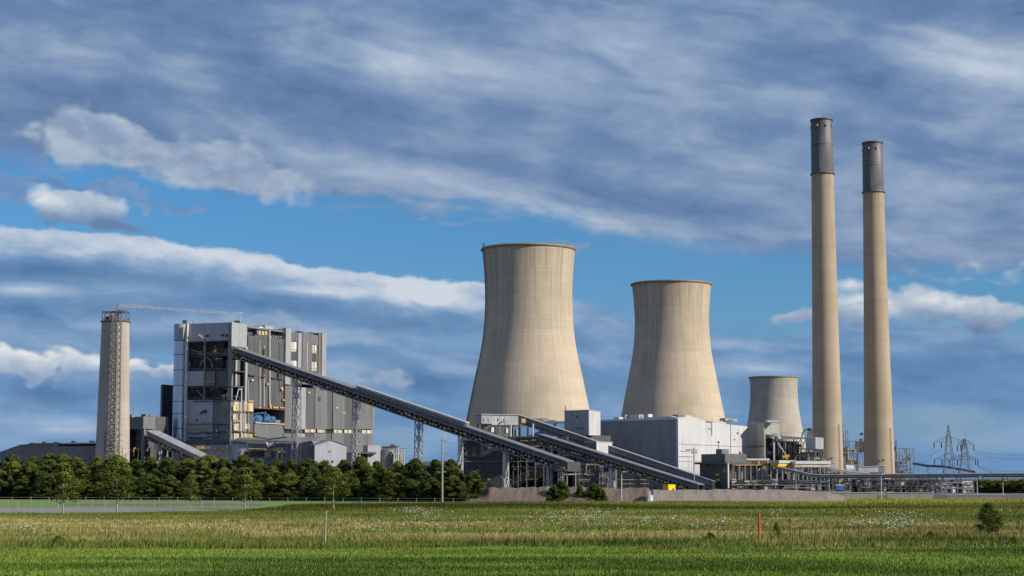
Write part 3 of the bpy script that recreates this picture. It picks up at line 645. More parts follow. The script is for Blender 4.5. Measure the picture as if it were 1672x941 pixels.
for (pts, r, mt_) in (([(392, 634), (392, 722)], .3, 'steel_lt'), ([(397, 655), (397, 722)], .25, 'steel'), ([(383, 653), (387, 636), (392, 636)], .2, 'steel_lt'), ([(379, 648), (386, 646), (390, 653)], .18, 'blue'), ([(380, 672), (412, 673)], .25, 'steel_dk'),
        ([(380, 704), (398, 705.5), (414, 707)], .3, 'steel_dk'), ([(404, 656), (411, 655)], .4, 'ochre'), ([(382, 685), (386, 690), (390, 686)], .2, 'ochre')):
    MB().path([rpt(a, b_, .7) for a, b_ in pts], r).build('pipe', M[mt_], bh)
rp('floor_slab', 'steel_dk', 378.5, 631.5, 403, 633, -20, -.2); rp('floor_slab', 'steel_dk', 378.5, 654.5, 403, 656, -20, -.2)
# body behind, black, seen only through the gaps
u0 = R.uz(404, 700)[0]; u1 = R.uz(531, 600)[0]; u2 = R.uz(608.5, 700)[0]; ztR = ZY(538, 800)
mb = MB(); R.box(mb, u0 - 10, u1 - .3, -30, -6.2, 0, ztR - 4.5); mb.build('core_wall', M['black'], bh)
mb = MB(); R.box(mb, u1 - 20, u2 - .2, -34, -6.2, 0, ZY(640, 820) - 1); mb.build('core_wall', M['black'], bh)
u403 = R.uz(403.6, 600)[0]; uE = R.uz(531, 600)[0]
mb = MB(); R.box(mb, 0.3, u403, -24, -.3, zt - .6, zt - .1); mb.build('roof', M['roofgrey'], bh)
mb = MB(); R.box(mb, u403 + .2, uE - .2, -30, -.6, ztR - 1.4, ztR - 1.0); mb.build('roof', M['roofgrey'], bh)
# strips of the long side, left to right
z_open = 668
def strip(x0, y0, x1, y1, mt_, n1=0.0, z0=None): return rp('wall_panel', mt_, x0, y0, x1, y1, -6, n1, z0)
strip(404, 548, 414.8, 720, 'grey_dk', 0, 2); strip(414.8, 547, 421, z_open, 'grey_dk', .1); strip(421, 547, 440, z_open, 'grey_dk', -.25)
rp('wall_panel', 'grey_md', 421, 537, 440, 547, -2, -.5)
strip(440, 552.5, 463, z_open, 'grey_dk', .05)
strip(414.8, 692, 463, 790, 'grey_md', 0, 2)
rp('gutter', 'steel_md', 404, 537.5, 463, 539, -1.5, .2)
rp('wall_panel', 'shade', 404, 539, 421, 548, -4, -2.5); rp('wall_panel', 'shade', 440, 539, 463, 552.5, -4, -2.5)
for x0 in (423, 428.5, 434): rp('infill_panel', 'lamp', x0, 541, x0 + 3, 547, -.5, -.2)
for x0 in (443, 447, 451, 455, 459): rp('louvre', 'steel_md', x0, 549, x0 + 2.6, 552, -1, -.4)
strip(463, 536, 471.5, 628, 'pale', 1.1)
for (x0, x1, mt_, n1) in ((486.5, 492, 'pale', .1), (492, 507.5, 'grey_md', .6), (520, 524, 'grey_md', 0), (524, 531, 'pale', .5)): strip(x0, 544, x1, 628, mt_, n1)
for (x0, x1, t_) in ((471.5, 486.5, 543), (507.5, 520, 547)):
    strip(x0, t_, x1, 557 if x0 < 500 else 562, 'grey_md', -.1)
    for a, b_ in ((557, 574), (588, 603)) if x0 < 500 else ((562, 577), (590, 606)):
        fr = rp('window', 'cream', x0 + .3, a, x1 - .3, b_, -6, -.8)
        w = (x1 - x0 - .6) / 3
        for q in range(3):
            mb = MB(); R.pbox(mb, x0 + .5 + q * w, a + 1, x0 + w * q + w + .1, b_ - 1 - rnd(0, 4), -.8, -.6); mb.build('pane', M['whitep' if q != 1 else 'creampipe'], fr)
    strip(x0, 574 if x0 < 500 else 577, x1, 588 if x0 < 500 else 590, 'shade', -.3)
    strip(x0, 603 if x0 < 500 else 606, x1, 630, 'grey_dk', -.2)
# opening with blue machinery
mb = MB(); R.pbox(mb, 415, 691.2, 463, 692.3, -6, .7); mb.build('ledge', M['whitep'], bh)
mb = MB(); R.pbox(mb, 414, 667.0, 463, 668.3, -3, .6); mb.build('beam', M['rust'], bh)
for (x0, y0, x1, y1) in ((420, 665, 424, 667), (438, 661, 441, 667), (444, 664.5, 452, 667), (455, 665, 462, 667)): rp('equipment', 'ochre', x0, y0, x1, y1, 0, .8)
for k in range(4):
    x = (418, 428, 441, 452)[k]; a = rpt(x, 684, -3.5); mb = MB().tube(a + R.d * -2.6, a + R.d * 2.6, (1.5, 2.1, 2.3, 1.3)[k], 14); mb.build('blue_machine', M['blue'], bh)
for pts in ([(416, 686), (421, 681), (427, 686)], [(434, 690), (436, 673), (434, 690)], [(437, 690), (437.5, 672)], [(446, 680), (450, 690)], [(419, 676), (434, 674), (442, 679)]):
    MB().path([rpt(a, b_, -1.2) for a, b_ in pts], .28).build('pipe', M['blue'], bh)
rp('equipment', 'steel_md', 453, 686, 461, 690.8, -3, -1); rp('equipment', 'steel_dk', 440, 686.5, 452, 690.8, -2, -.6)
# lower block, set a little forward
zl = [463, 479, 496, 512, 532, 541, 560, 577, 593, 608.3]
ml = ['grey_md', 'pale', 'grey_dk', 'grey_md', 'grey_dk', 'grey_md', 'grey_dk', 'grey_md', 'grey_md']
nl = [.6, 1.0, .5, .75, .4, .9, .5, .7, .55]
zlow = R.uz(536, 636)[1]
for x0, x1, mt_, n1 in zip(zl, zl[1:], ml, nl):
    a, b_, _, zb = R.rect(x0, 640, x1, 702); zb = R.uz((x0 + x1) / 2, 701)[1]
    mb = MB(); R.box(mb, a, b_, -6, n1, zb, zlow + rnd(-.4, .4)); mb.build('wall_panel', M[mt_], bh)
    mb = MB(); R.box(mb, a, b_, -6, n1 - .3, 0, zb - 1.9); mb.build('wall_panel', M[mt_], bh)
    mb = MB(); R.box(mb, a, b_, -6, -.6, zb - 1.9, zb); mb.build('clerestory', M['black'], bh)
mb = MB(); R.box(mb, R.uz(463, 640)[0], u2 - .1, -34, -.2, zlow - .9, zlow - .5); mb.build('roof', M['roofgrey'], bh)
for (x0, x1, mt_) in ((497, 505, 'pale'), (506, 514, 'cream'), (517, 530, 'pale'), (544, 550, 'cream'), (551, 558, 'cream'), (561, 567, 'lamp'), (568, 576, 'cream'), (590, 597, 'lamp'), (598, 606, 'cream')):
    y_ = 700 + (x0 - 497) * .02; w = rp('window', 'cream', x0, y_ + .6, x1, y_ + 6.5, -.6, .35)
    if mt_ != 'pale':
        mb = MB(); R.pbox(mb, x0 + .5, y_ + 1.2, (x0 + x1) / 2 - .2, y_ + 5.6, .35, .5); mb.build('pane', M['whitep'], w)
        mb = MB(); R.pbox(mb, (x0 + x1) / 2 + .3, y_ + 1.2, x1 - .5, y_ + 5.6, .35, .5); mb.build('pane', M['creampipe'], w)
# pipes and tags running down the long side
for (x, y0, y1, mt_, r) in ((422.5, 555, 618, 'creampipe', .22), (423, 616, 664, 'steel_lt', .16), (429.8, 565, 664, 'steel_lt', .16), (438.6, 540, 664, 'steel_lt', .28), (403.8, 620, 722, 'steel', .2), (463.5, 600, 690, 'rust', .2), (500, 560, 610, 'steel_lt', .16), (515.5, 560, 606, 'creampipe', .18), (607.8, 655, 700, 'ochre', .3), (430, 570, 580, 'rust', .4), (429.8, 590, 612, 'rust', .35), (455, 560, 640, 'steel_dk', .12)):
    MB().tube(rpt(x, y0, .55), rpt(x, y1, .55), r).build('downpipe', M[mt_], bh)
for (x0, y0, x1, y1, mt_) in ((404.5, 612, 415, 614, 'shade'), (424, 614, 432, 616, 'shade'), (440, 616.5, 450, 618.5, 'shade'), (452, 607, 461, 620, 'shade'), (408, 620, 411, 622, 'whitep'), (433, 626, 436, 629, 'ochre'), (457, 636, 460, 638, 'ochre'), (459, 652, 462, 655, 'ochre'), (500, 640, 504, 643, 'ochre'), (520, 634, 528, 637, 'shade'), (556, 673, 561, 676, 'ochre'), (517, 648, 521, 655, 'shade'), (456, 633, 459, 635, 'whitep'), (545, 665, 549, 667, 'creampipe')):
    rp('fixture', mt_, x0, y0, x1, y1, 0, 1.0)
# roof clutter
for (x0, y0, x1, y1, mt_) in ((430, 533, 436, 537, 'steel_lt'), (439, 532, 452, 536.5, 'pale'), (409, 533, 411, 537, 'steel_dk'), (478, 541, 482, 544, 'steel_md'), (497, 541, 503, 544.5, 'steel_md'), (516, 543, 519, 547, 'steel_dk'), (398, 523.5, 401, 527, 'steel_md')):
    rp('roof_unit', mt_, x0, y0, x1, y1, -5, -2)
mb = MB()
for q in range(24): mb.bar(rpt(404 + q * 2.5, 538, -.4), rpt(404 + q * 2.5, 534.5, -.4), .1)
mb.bar(rpt(404, 534.8, -.4), rpt(463, 537.2, -.4), .14); mb.build('roof_railing', M['steel_lt'], bh)
for x, y in ((310, 524), (330, 524.5), (385, 524), (520, 541), (502, 540)):
    a = lpt(x, y, -2) if x < 378 else rpt(x, y, -2); MB().bar(a, a + Vector((0, 0, -3)), .16).build('aerial', M['steel_dk'], bh)
# ------------------------------------------------------------------ low buildings round the boiler house
t = thing('annex_building', 'dark box building standing directly left of the round silver stair tower', 'building', (GX(268, 800), 800, 0))
b1 = block(t, 'wall', M['shade'], 259, 800, 262, 796, 285, 806, ZY(628, 797)); block(t, 'ledge', M['steel_dk'], 258.5, 799.5, 261.8, 795.5, 283, 805, ZY(674, 797), ZY(676, 797))
t = thing('junction_house', 'low dark flat-roofed junction house between the left round stack and the boiler house', 'building', (GX(240, 765), 765, 0))
Fj = Face(234, 755, 275, 765); zj = ZY(681, 755)
mb = MB(); Fj.pbox(mb, 234, 681, 275, 701, -18, 0); mb.build('wall', M['grey_md'], t)
Fl = Face(208, 768, 234, 755); mb = MB(); Fl.pbox(mb, 208, 681, 233.9, 731, -10, 0, 16); mb.build('wall', M['shade'], t)
for x0 in (235, 262, 272.5): mb = MB(); Fj.pbox(mb, x0, 701, x0 + 2.5, 790, -2, -.2, 0); mb.build('column', M['steel_md'], t)
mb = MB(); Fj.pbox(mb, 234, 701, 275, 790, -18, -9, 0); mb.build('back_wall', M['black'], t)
mb = MB(); Fl.pbox(mb, 208, 731, 234, 790, -10, -3, 0); mb.build('undercroft', M['steel_dk'], t)
for (x0, y0, x1, y1, mt_) in ((212, 697, 216, 702, 'ochre'), (219, 696, 222, 703, 'ochre'), (226, 699, 231, 702, 'lamp'), (212, 716, 229, 719, 'rust')): mb = MB(); Fl.pbox(mb, x0, y0, x1, y1, 0, .5); mb.build('fixture', M[mt_], t)
for (pts, r, mt_) in (([(240, 697), (252, 694), (262, 698)], .25, 'steel_lt'), ([(262, 735), (262, 705)], .4, 'steel_lt'), ([(250, 733), (256, 722), (258, 740)], .5, 'steel_lt'), ([(246, 748), (252, 725)], .4, 'ochre'), ([(216, 745), (216, 732), (224, 733), (223, 750)], .25, 'ochre')):
    MB().path([Fj.pt(Fj.uz(a, b_)[0], -1.5 if a > 235 else 1, Fj.uz(a, b_)[1]) for a, b_ in pts], r).build('pipe', M[mt_], t)
for (x0, y0, x1, y1) in ((217, 674, 219, 681), (245, 676, 250, 681), (252, 677.5, 262, 681), (222, 677, 227, 681)): mb = MB(); Fj.pbox(mb, x0, y0, x1, y1, -6, -3); mb.build('roof_vent', M['steel_md'], t)
MB().bar(P(217.5, 664, 766), P(217.5, 681, 766), .15).build('aerial', M['steel_dk'], t)
# long lean-to along the foot of the boiler house
t = thing('lean_to_shed', 'long low grey lean-to along the foot of the boiler house, behind the hedge', 'shed', (GX(400, 742), 742, 0))
Fa = Face(285, 748, 512, 738)
for x0, x1, mt_ in ((285, 330, 'grey_md'), (330, 378, 'pale'), (378, 405, 'grey'), (405, 470, 'grey_md'), (470, 512, 'grey_md')):
    mb = MB(); Fa.pbox(mb, x0, 727 if x0 < 378 else 724, x1, 790, -9, rnd(-.2, .2), 0); mb.build('wall', M[mt_], t)
zc = ZY(723, 740); mb = MB(); b0 = Fa.pt(Fa.uz(376, 750)[0], 1, zc); b1_ = Fa.pt(Fa.uz(513, 750)[0], 1, zc); b2 = Fa.pt(Fa.uz(513, 750)[0], -10, zc + 2.2); b3 = Fa.pt(Fa.uz(376, 750)[0], -10, zc + 2.2)
up = Vector((0, 0, .3)); mb.hexa([b0, b1_, b2, b3, b0 + up, b1_ + up, b2 + up, b3 + up]); mb.build('roof', M['roofgrey'], t)
mb = MB(); Fa.pbox(mb, 400, 737, 432, 746, 0, .4); mb.build('door', M['black'], t)
for (x0, y0, x1, y1, mt_) in ((309, 730, 311, 750, 'steel'), (321, 729, 333, 736, 'ochre'), (356, 731, 361, 736, 'ochre'), (371, 729, 374, 739, 'lamp'), (394, 734, 397, 750, 'whitep'), (436, 723, 448, 727, 'steel_lt'), (430, 733, 436, 736, 'ochre'), (447, 733, 452, 736, 'yellow'), (455, 737, 465, 740, 'ochre'), (433, 738, 446, 748, 'steel_dk'), (453, 741, 455, 750, 'ochre'), (461, 741, 463, 750, 'ochre')):
    mb = MB(); Fa.pbox(mb, x0, y0, x1, y1, .3, 1.2); mb.build('fixture', M[mt_], t)
for pts, mt_ in (([(330, 733), (345, 732), (352, 734), (372, 733)], 'ochre'), ([(288, 731), (300, 727), (322, 729)], 'steel_dk'), ([(434, 728), (447, 729), (465, 728)], 'steel_dk'), ([(405, 733), (436, 734)], 'ochre'), ([(436, 722), (440, 730), (447, 722)], 'steel_lt'), ([(413, 712), (440, 718), (470, 714)], 'steel_dk')):
    MB().path([Fa.pt(Fa.uz(a, b_)[0], 1.5, Fa.uz(a, b_)[1]) for a, b_ in pts], .25).build('pipe', M[mt_], t)
# gabled shed
def gable(name, label, cat, pa, Ya, pb, Yb, depth, ze, zp, m_front, m_side, m_roof, group=None, frac=.5):
    f = Face(pa, Ya, pb, Yb); t = thing(name, label, cat, tuple(f.pt(f.L / 2, -depth / 2, 0)), group)
    pts = [(0, 0), (f.L, 0), (f.L, ze), (f.L * frac, zp), (0, ze)]
    mb = MB(); b0 = 0
    fr = [f.pt(u, 0, z) for u, z in pts]; bk = [f.pt(u, -depth, z) for u, z in pts]
    mb.v += [tuple(p) for p in fr]; mb.face([0, 1, 2, 3, 4]); mb.build('gable_wall', M[m_front], t)
    mb = MB(); mb.v += [tuple(p) for p in bk]; mb.face([4, 3, 2, 1, 0]); mb.build('gable_wall', M[m_front], t)
    mb = MB(); f.box(mb, -.05, .25, -depth, -.05, 0, ze); f.box(mb, f.L - .25, f.L + .05, -depth, -.05, 0, ze); mb.build('side_wall', M[m_side], t)
    mb = MB()
    for (u0_, z0_), (u1_, z1_) in (((-.4, ze - .15), (f.L * frac, zp)), ((f.L * frac, zp), (f.L + .4, ze - .15))):
        q = [f.pt(u0_, .4, z0_), f.pt(u1_, .4, z1_), f.pt(u1_, -depth - .3, z1_), f.pt(u0_, -depth - .3, z0_)]; mb.hexa(q + [p + Vector((0, 0, .25)) for p in q])
    mb.build('roof', M[m_roof], t); return t, f
t, f = gable('gabled_shed', 'pale grey gabled metal shed under the conveyor, behind the hedge', 'shed', 513, 728, 565, 734, 20, ZY(727, 730), ZY(719, 730), 'grey', 'grey_dk', 'roofgrey')
mb = MB(); f.pbox(mb, 537, 736, 539, 739, 0, .2); mb.build('vent', M['steel_dk'], t)
t, f = gable('side_shed', 'dark side shed with a sloping roof between the lean-to and the pale gabled shed', 'shed', 470, 742, 513, 732, 14, ZY(728, 735), ZY(721, 735), 'grey_md', 'grey_dk', 'roofgrey', frac=.9)
t = thing('pump_house', 'small grey pump house beyond the right end of the boiler house', 'building', (GX(595, 760), 760, 0))
block(t, 'wall', M['pale'], 592, 770, 600, 755, 622, 768, ZY(727, 757)); block(t, 'annex', M['grey_md'], 565, 770, 575, 748, 600, 760, ZY(738, 750)); block(t, 'canopy', M['shade'], 588, 755, 590, 748, 614, 756, ZY(738, 749), ZY(741, 749))
t = thing('storage_tank', 'round grey storage tank at the right end of the sheds, above the hedge', 'tank', (GX(633, 770), 770, 0))
c_ = GX(633, 770); rt = 14 / F * 770; zz = ZY(736, 770)
MB().lathe(c_, 770, [(rt, 0), (rt, zz), (rt * .9, zz + .8), (rt * .1, zz + 1.3)], 36).build('shell', M['grey_md'], t)
MB().box(c_ - 3.4, c_ + 5.5, 768, 771, zz + 1.2, zz + 1.8).build('walkway', M['steel_dk'], t)
MB().box(c_ + 1, c_ + 3, 768, 771, zz + 1.8, zz + 2.6).build('hatch', M['redsteel'], t)
t = thing('pipe_stack', 'cream lagged pipework standing right of the round storage tank', 'pipework', (GX(652, 765), 765, 0))
for k in range(6):
    x = 644 + k * 3; MB().path([P(x, 760, 765), P(x, 742 - k % 3 * 5, 765), P(x + 5, 741 - k % 3 * 5, 765)], .4).build('pipe', M['creampipe' if k % 2 else 'steel_lt'], t)
# coal bank to the left
# ------------------------------------------------------------------ conveyors
def conveyor(name, label, p0, p1, h, w, trestles, idl=40, roof=True, walk=None, mats=('grey_md', 'steel_dk', 'rooflt'), foot=True, truss_h=.55, n_br=40):
    """p0, p1: top near edge of the gallery. h: height, w: width (into the picture)"""
    p0 = Vector(p0); p1 = Vector(p1); d = p1 - p0; hd = Vector((d.x, d.y, 0)).normalized(); nv = Vector((hd.y, -hd.x, 0))
    if nv.y > 0: nv = -nv          # towards the camera
    t = thing(name, label, 'conveyor', (p1.x, p1.y, 0), 'conveyor galleries')
    Z = Vector((0, 0, 1))
    def q(f, n, z): return p0 + d * f + nv * n + Z * z
    def slab(name, f0, f1, n0, n1, z0, z1, mat, par=t):
        return MB().hexa([q(f0, n1, z0), q(f1, n1, z0), q(f1, n0, z0), q(f0, n0, z0), q(f0, n1, z1), q(f1, n1, z1), q(f1, n0, z1), q(f0, n0, z1)]).build(name, mat, par)
    hs = h * (1 - truss_h)
    slab('side_cladding', 0, 1, -.25, 0, -hs, 0, M[mats[0]]); slab('side_cladding', 0, 1, -w, -w + .25, -hs, 0, M[mats[0]])
    slab('belt', 0, 1, -w + .3, -.3, -h * .80, -h * .68, M['black'])
    if roof: slab('roof', 0, 1, -w - .3, .35, 0.02, .28, M[mats[2]])
    mb = MB()
    for n in (-.15, -w + .15):
        mb.bar(q(0, n, -h), q(1, n, -h), .45); mb.bar(q(0, n, -hs - .1), q(1, n, -hs - .1), .35)
        for k in range(n_br):
            a, b_ = k / n_br, (k + 1) / n_br; mb.bar(q(a, n, -h), q(b_, n, -hs), .2); mb.bar(q(b_, n, -h), q(b_, n, -hs), .22)
    for k in range(0, n_br, 2): mb.bar(q(k / n_br, -.15, -h), q(k / n_br, -w + .15, -h), .3)
    mb.build('truss', M['steel_md'], t)
    slab('floor_plate', 0, 1, -w + .4, -.5, -h + .1, -h + .3, M[mats[1]])
    slab('inner_wall', 0, 1, -w * .5 - .1, -w * .5, -h + .3, -hs, M['black'])
    proto = None
    for k in range(idl):
        f = (k + .5 + rnd(-.25, .25)) / idl; L_ = rnd(.5, 1.3); zz = -h * rnd(.70, .90) ; df = L_ / d.length
        o = slab('roller_guard', f - df / 2, f + df / 2, -.1, .25, zz, zz + rnd(.35, .7), M[random.choice(['ochre', 'ochre', 'creampipe', 'yellow', 'lamp', 'rust'])])
    if walk:
        f0, f1 = walk; hh = 1.7
        slab('walkway_cover', f0, f1, -2.2, -.9, .28, hh, M['steel_md']); slab('walkway_roof', f0, f1, -2.4, -.5, hh, hh + .22, M['rooflt'])
        mb = MB(); nn = int((f1 - f0) * d.length / 4)
        for k in range(nn + 1): f = f0 + (f1 - f0) * k / nn; mb.bar(q(f, -.3, .25), q(f, -.3, 1.5), .14)
        mb.bar(q(f0, -.3, 1.5), q(f1, -.3, 1.5), .16); mb.bar(q(f0, -.3, .9), q(f1, -.3, .9), .12); mb.build('handrail', M['steel_lt'], t)
    for tr in trestles:
        px, wt_, wb_, mat_ = tr[:4]
        # find where along the gallery that column of the photograph is
        best = min(range(1001), key=lambda i: abs((lambda c: c.x / (c.y * CT + (c.z - EYE) * ST) * F + 836 - px)(q(i / 1000, -w / 2, -h))))
        c = q(best / 1000, -w / 2, -h); H = c.z; mb = MB(); nlev = max(3, int(H / 4.2))
        mb.lattice((c.x, c.y, 0), (c.x, c.y, H), wb_, wt_, nlev, tr[4] if len(tr) > 4 else .42, .2, axis=hd, wb2=w * .5, wt2=w * .45)
        mb.build('trestle', M[mat_], t)
        if foot: MB().box(c.x - wb_ / 2 - .8, c.x + wb_ / 2 + .8, c.y - 3, c.y + 3, 0, .5).build('footing', M['deck'], t)
    return t, q
c1, q1 = conveyor('conveyor_gallery', 'longest conveyor gallery, climbing left from the middle of the plant into the boiler house',
    P(380, 568, 758), P(925, 754, 650), 4.0, 4.4, [(485, 2.4, 3.4, 'steel', .42), (582, 2.2, 2.9, 'steel', .36), (684, 2.2, 2.6, 'steel', .42), (752, .5, .7, 'steel_lt', .4), (826, .7, 1.0, 'steel_lt', .5), (897, .6, .9, 'steel', .4)], 90, walk=(.405, .73), n_br=70, mats=('conv', 'steel_dk', 'roofgrey'), truss_h=.66)
c2, q2 = conveyor('conveyor_gallery', 'lowest conveyor gallery, dark with a pale roof edge, running down right to the control building',
    P(878, 709.5, 680), P(1140, 792, 640), 3.7, 4.2, [(915, .7, 1, 'steel', .35), (999, .8, 1.4, 'steel_lt', .5), (1040, .8, 1.2, 'steel_md', .35)], 48, mats=('conv', 'steel_dk', 'roofgrey'), n_br=40, truss_h=.64)
c3, q3 = conveyor('conveyor_gallery', 'upper glazed-looking conveyor gallery descending from the corrugated transfer house past the turbine hall',
    P(845, 678, 706), P(1166, 787, 676), 2.9, 3.4, [(920, 1.4, 1.8, 'steel_md'), (1010, 1.4, 1.8, 'steel_md'), (1070, 1.4, 1.8, 'steel_md')], 0, mats=('grey_md', 'steel_md', 'pale'), truss_h=.5, n_br=56)
mb = MB()
for k in range(80): f = (k + .5) / 80; mb.bar(q3(f, .1, -.2), q3(f, .1, -2.8), .14)
mb.bar(q3(0, .12, -1.4), q3(1, .12, -1.4), .14).build('mullions', M['pale'], c3)
c4, q4 = conveyor('conveyor_gallery', 'short conveyor gallery dropping right from the low junction house near the left round stack',
    P(240, 704, 752), P(338, 752, 722), 3.4, 5.5, [(258, 1.4, 1.8, 'steel_lt'), (292, 1.2, 1.6, 'steel_md')], 16, mats=('steel_md', 'steel_dk', 'pale'), n_br=16)
t = thing('drive_house', 'small dark drive house swallowing the lower end of the longest conveyor gallery', 'building', (GX(926, 652), 652, 0))
block(t, 'wall', M['steel_dk'], 904, 652, 927, 643, 948, 656, ZY(754, 645), ZY(770, 645)); Fd = Face(904, 652, 927, 641)
for (x0, y0, x1, y1, mt_) in ((908, 756, 912, 758, 'ochre'), (915, 763, 922, 765, 'creampipe'), (909, 767, 925, 768.2, 'steel')): mb = MB(); Fd.pbox(mb, x0, y0, x1, y1, 0, .25); mb.build('fixture', M[mt_], t)
for x0 in (915, 926, 940): MB().bar(P(x0, 771, 652), (GX(x0, 652), 652, 0), .4).build('leg', M['steel'], t)
t = thing('transfer_deck', 'low dark roofed deck where the lowest conveyor gallery starts, under the transfer house', 'building', (GX(865, 686), 686, 0))
Fx = Face(838, 688, 900, 684)
mb = MB(); Fx.pbox(mb, 838, 712.5, 900, 714.5, -8, .3); mb.build('roof', M['roofgrey'], t); mb = MB(); Fx.pbox(mb, 842, 714.5, 898, 724, -7, -.4); mb.build('wall', M['conv'], t)
for (x0, y0, x1, y1, mt_) in ((850, 719, 862, 721, 'ochre'), (868, 717.5, 874, 720, 'creampipe'), (886, 719, 896, 722, 'ochre'), (868, 728, 880, 730, 'creampipe'), (846, 728, 851, 732, 'yellow')): mb = MB(); Fx.pbox(mb, x0, y0, x1, y1, -.3, .2); mb.build('fixture', M[mt_], t)
for x0 in (842, 856, 870, 884, 897): mb = MB(); Fx.pbox(mb, x0, 724, x0 + 1.2, 790, -3, -2.6, 0); mb.build('column', M['steel_md'], t)
# transfer house on legs
t = thing('transfer_house', 'corrugated grey transfer house on legs, in front of the tallest cooling tower', 'transfer house', (GX(825, 700), 700, 0))
Ft = Face(786, 694, 846, 700)
for x0, x1, mt_ in ((786, 803, 'pale'), (803, 824, 'grey'), (824, 846, 'pale')):
    mb = MB(); Ft.pbox(mb, x0, 677.5, x1, 694 if x0 > 786 else 692, -7, rnd(0, .15)); mb.build('wall_panel', M[mt_], t)
mb = MB(); Ft.pbox(mb, 785, 676.4, 848, 677.8, -7.6, .5); mb.build('roof', M['pale'], t)
mb = MB(); Ft.pbox(mb, 796, 694, 846, 696.5, -6.6, -.2); mb.build('floor_beam', M['steel_dk'], t)
for x0 in (788, 796, 806, 815, 826, 834, 842, 856, 870):
    mb = MB(); Ft.pbox(mb, x0, 692, x0 + 1.4, 716, -.6 if x0 % 4 else -6, -.0 if x0 % 4 else -5.4); mb.build('column', M['steel_md' if x0 % 3 else 'steel_lt'], t)
for (x0, y0, x1, y1, mt_) in ((789, 683, 791, 688, 'ochre'), (797, 683.5, 799.5, 688, 'ochre'), (813, 683, 816, 687, 'ochre'), (823, 684, 825.5, 690, 'ochre'), (851, 684, 858, 691, 'ochre'), (802, 698, 806, 706, 'whitep'), (808, 695, 813, 708, 'steel_dk'), (826, 700, 829, 707, 'whitep'), (790, 697, 800, 703, 'steel_dk'), (843, 702, 845, 712, 'creampipe')):
    mb = MB(); Ft.pbox(mb, x0, y0, x1, y1, .1 if y0 < 692 else -2, .35); mb.build('fixture', M[mt_], t)
MB().bar(P(826, 671, 696), P(826, 678, 696), .15).build('aerial', M['steel_dk'], t)
MB().path([P(812, 696, 693), P(817, 690, 693), P(820, 689, 693)], .25).build('pipe', M['steel_dk'], t)
# glazed link with blue glass behind the transfer house
t = thing('glazed_link', 'low building faced in blue sheeting, between the transfer house and the tall pale hoist tower', 'building', (GX(880, 735), 735, 0))
Fg = Face(800, 733, 924, 736)
mb = MB(); Fg.pbox(mb, 812, 690, 924, 719, -8, 0, 14); mb.build('wall', M['grey_md'], t)
for x0, x1 in ((838, 848), (850, 860), (863, 870), (872, 884), (886, 904), (905, 922)):
    mb = MB(); Fg.pbox(mb, x0, 691 + (0 if x0 > 870 else 6), x1, 715, 0, .3); mb.build('blue_sheet', M['blueglass'], t)
mb = MB(); Fg.pbox(mb, 866, 688, 924, 690.5, -9, .5); mb.build('roof', M['roofgrey'], t)
for (x0, y0, x1, y1, mt_) in ((872, 683, 885, 688, 'steel_md'), (887, 682.5, 897, 688, 'pale'), (897, 685.5, 909, 688, 'steel_md')): mb = MB(); Fg.pbox(mb, x0, y0, x1, y1, -6, -3); mb.build('roof_unit', M[mt_], t)
# dark coal house under it
t = thing('coal_house', 'dark corrugated coal handling house at the foot of the tallest cooling tower', 'building', (GX(840, 705), 705, 0))
Fc = Face(756, 702, 926, 694)
for x0, x1, mt_ in ((756, 790, 'shade'), (790, 823, 'shade')):
    mb = MB(); Fc.pbox(mb, x0, 719, x1, 790, -26, rnd(-.1, .1), 0); mb.build('wall', M[mt_], t)
mb = MB(); Fc.pbox(mb, 823, 713, 926, 727, -26, 0); mb.build('wall', M['shade'], t)
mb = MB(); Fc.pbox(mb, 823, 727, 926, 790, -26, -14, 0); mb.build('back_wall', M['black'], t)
q_ = [Fc.pt(Fc.uz(750, 719)[0], 1.5, ZY(720, 700)), Fc.pt(Fc.uz(787, 719)[0], 1.5, ZY(719.5, 700)), Fc.pt(Fc.uz(787, 719)[0], -14, ZY(712, 712)), Fc.pt(Fc.uz(755, 719)[0], -14, ZY(712, 712))]
MB().hexa(q_ + [p + Vector((0, 0, .4)) for p in q_]).build('canopy', M['pale'], t)
for k, (y_, x0, x1) in enumerate(((744, 760, 926), (753, 758, 926), (770, 756, 823), (734, 826, 926), (762, 823, 926), (728, 826, 926))):
    mb = MB(); Fc.pbox(mb, x0, y_, x1, y_ + 1.6, .2, 1.0); mb.build('gantry_beam', M['steel_dk' if k != 1 else 'steel_md'], t)
for x0 in (757, 762, 775, 789, 838, 850, 862, 876, 890, 903, 914, 923): mb = MB(); Fc.pbox(mb, x0, 722 if x0 < 823 else 728, x0 + .8, 790, .3, .7, 0); mb.build('column', M['steel_dk' if x0 % 2 else 'steel_md'], t)
for k in range(34):
    x0 = rnd(765, 918); y0 = rnd(726, 788); w = rnd(1.5, 8); hh = rnd(.8, 3.0); mt_ = random.choice(['steel_md', 'steel_dk', 'creampipe', 'ochre', 'steel', 'steel_dk', 'rust'])
    mb = MB(); n = rnd(-8, 1.5) if x0 > 824 else rnd(.3, 2); Fc.pbox(mb, x0, y0, x0 + w, y0 + hh, n - 1, n); mb.build('equipment', M[mt_], t)
for k in range(26):
    x0 = rnd(822, 915); y0 = rnd(735, 785); pts = [(x0, y0)]
    for j in range(3): x0 += rnd(-12, 14); y0 += rnd(-10, 10); pts.append((x0, min(787, max(728, y0))))
    MB().path([Fc.pt(Fc.uz(a, b_)[0], rnd(-3, 1), Fc.uz(a, b_)[1]) for a, b_ in pts], rnd(.1, .2)).build('pipe', M[random.choice(['steel_md', 'creampipe', 'steel_dk', 'steel_md'])], t)
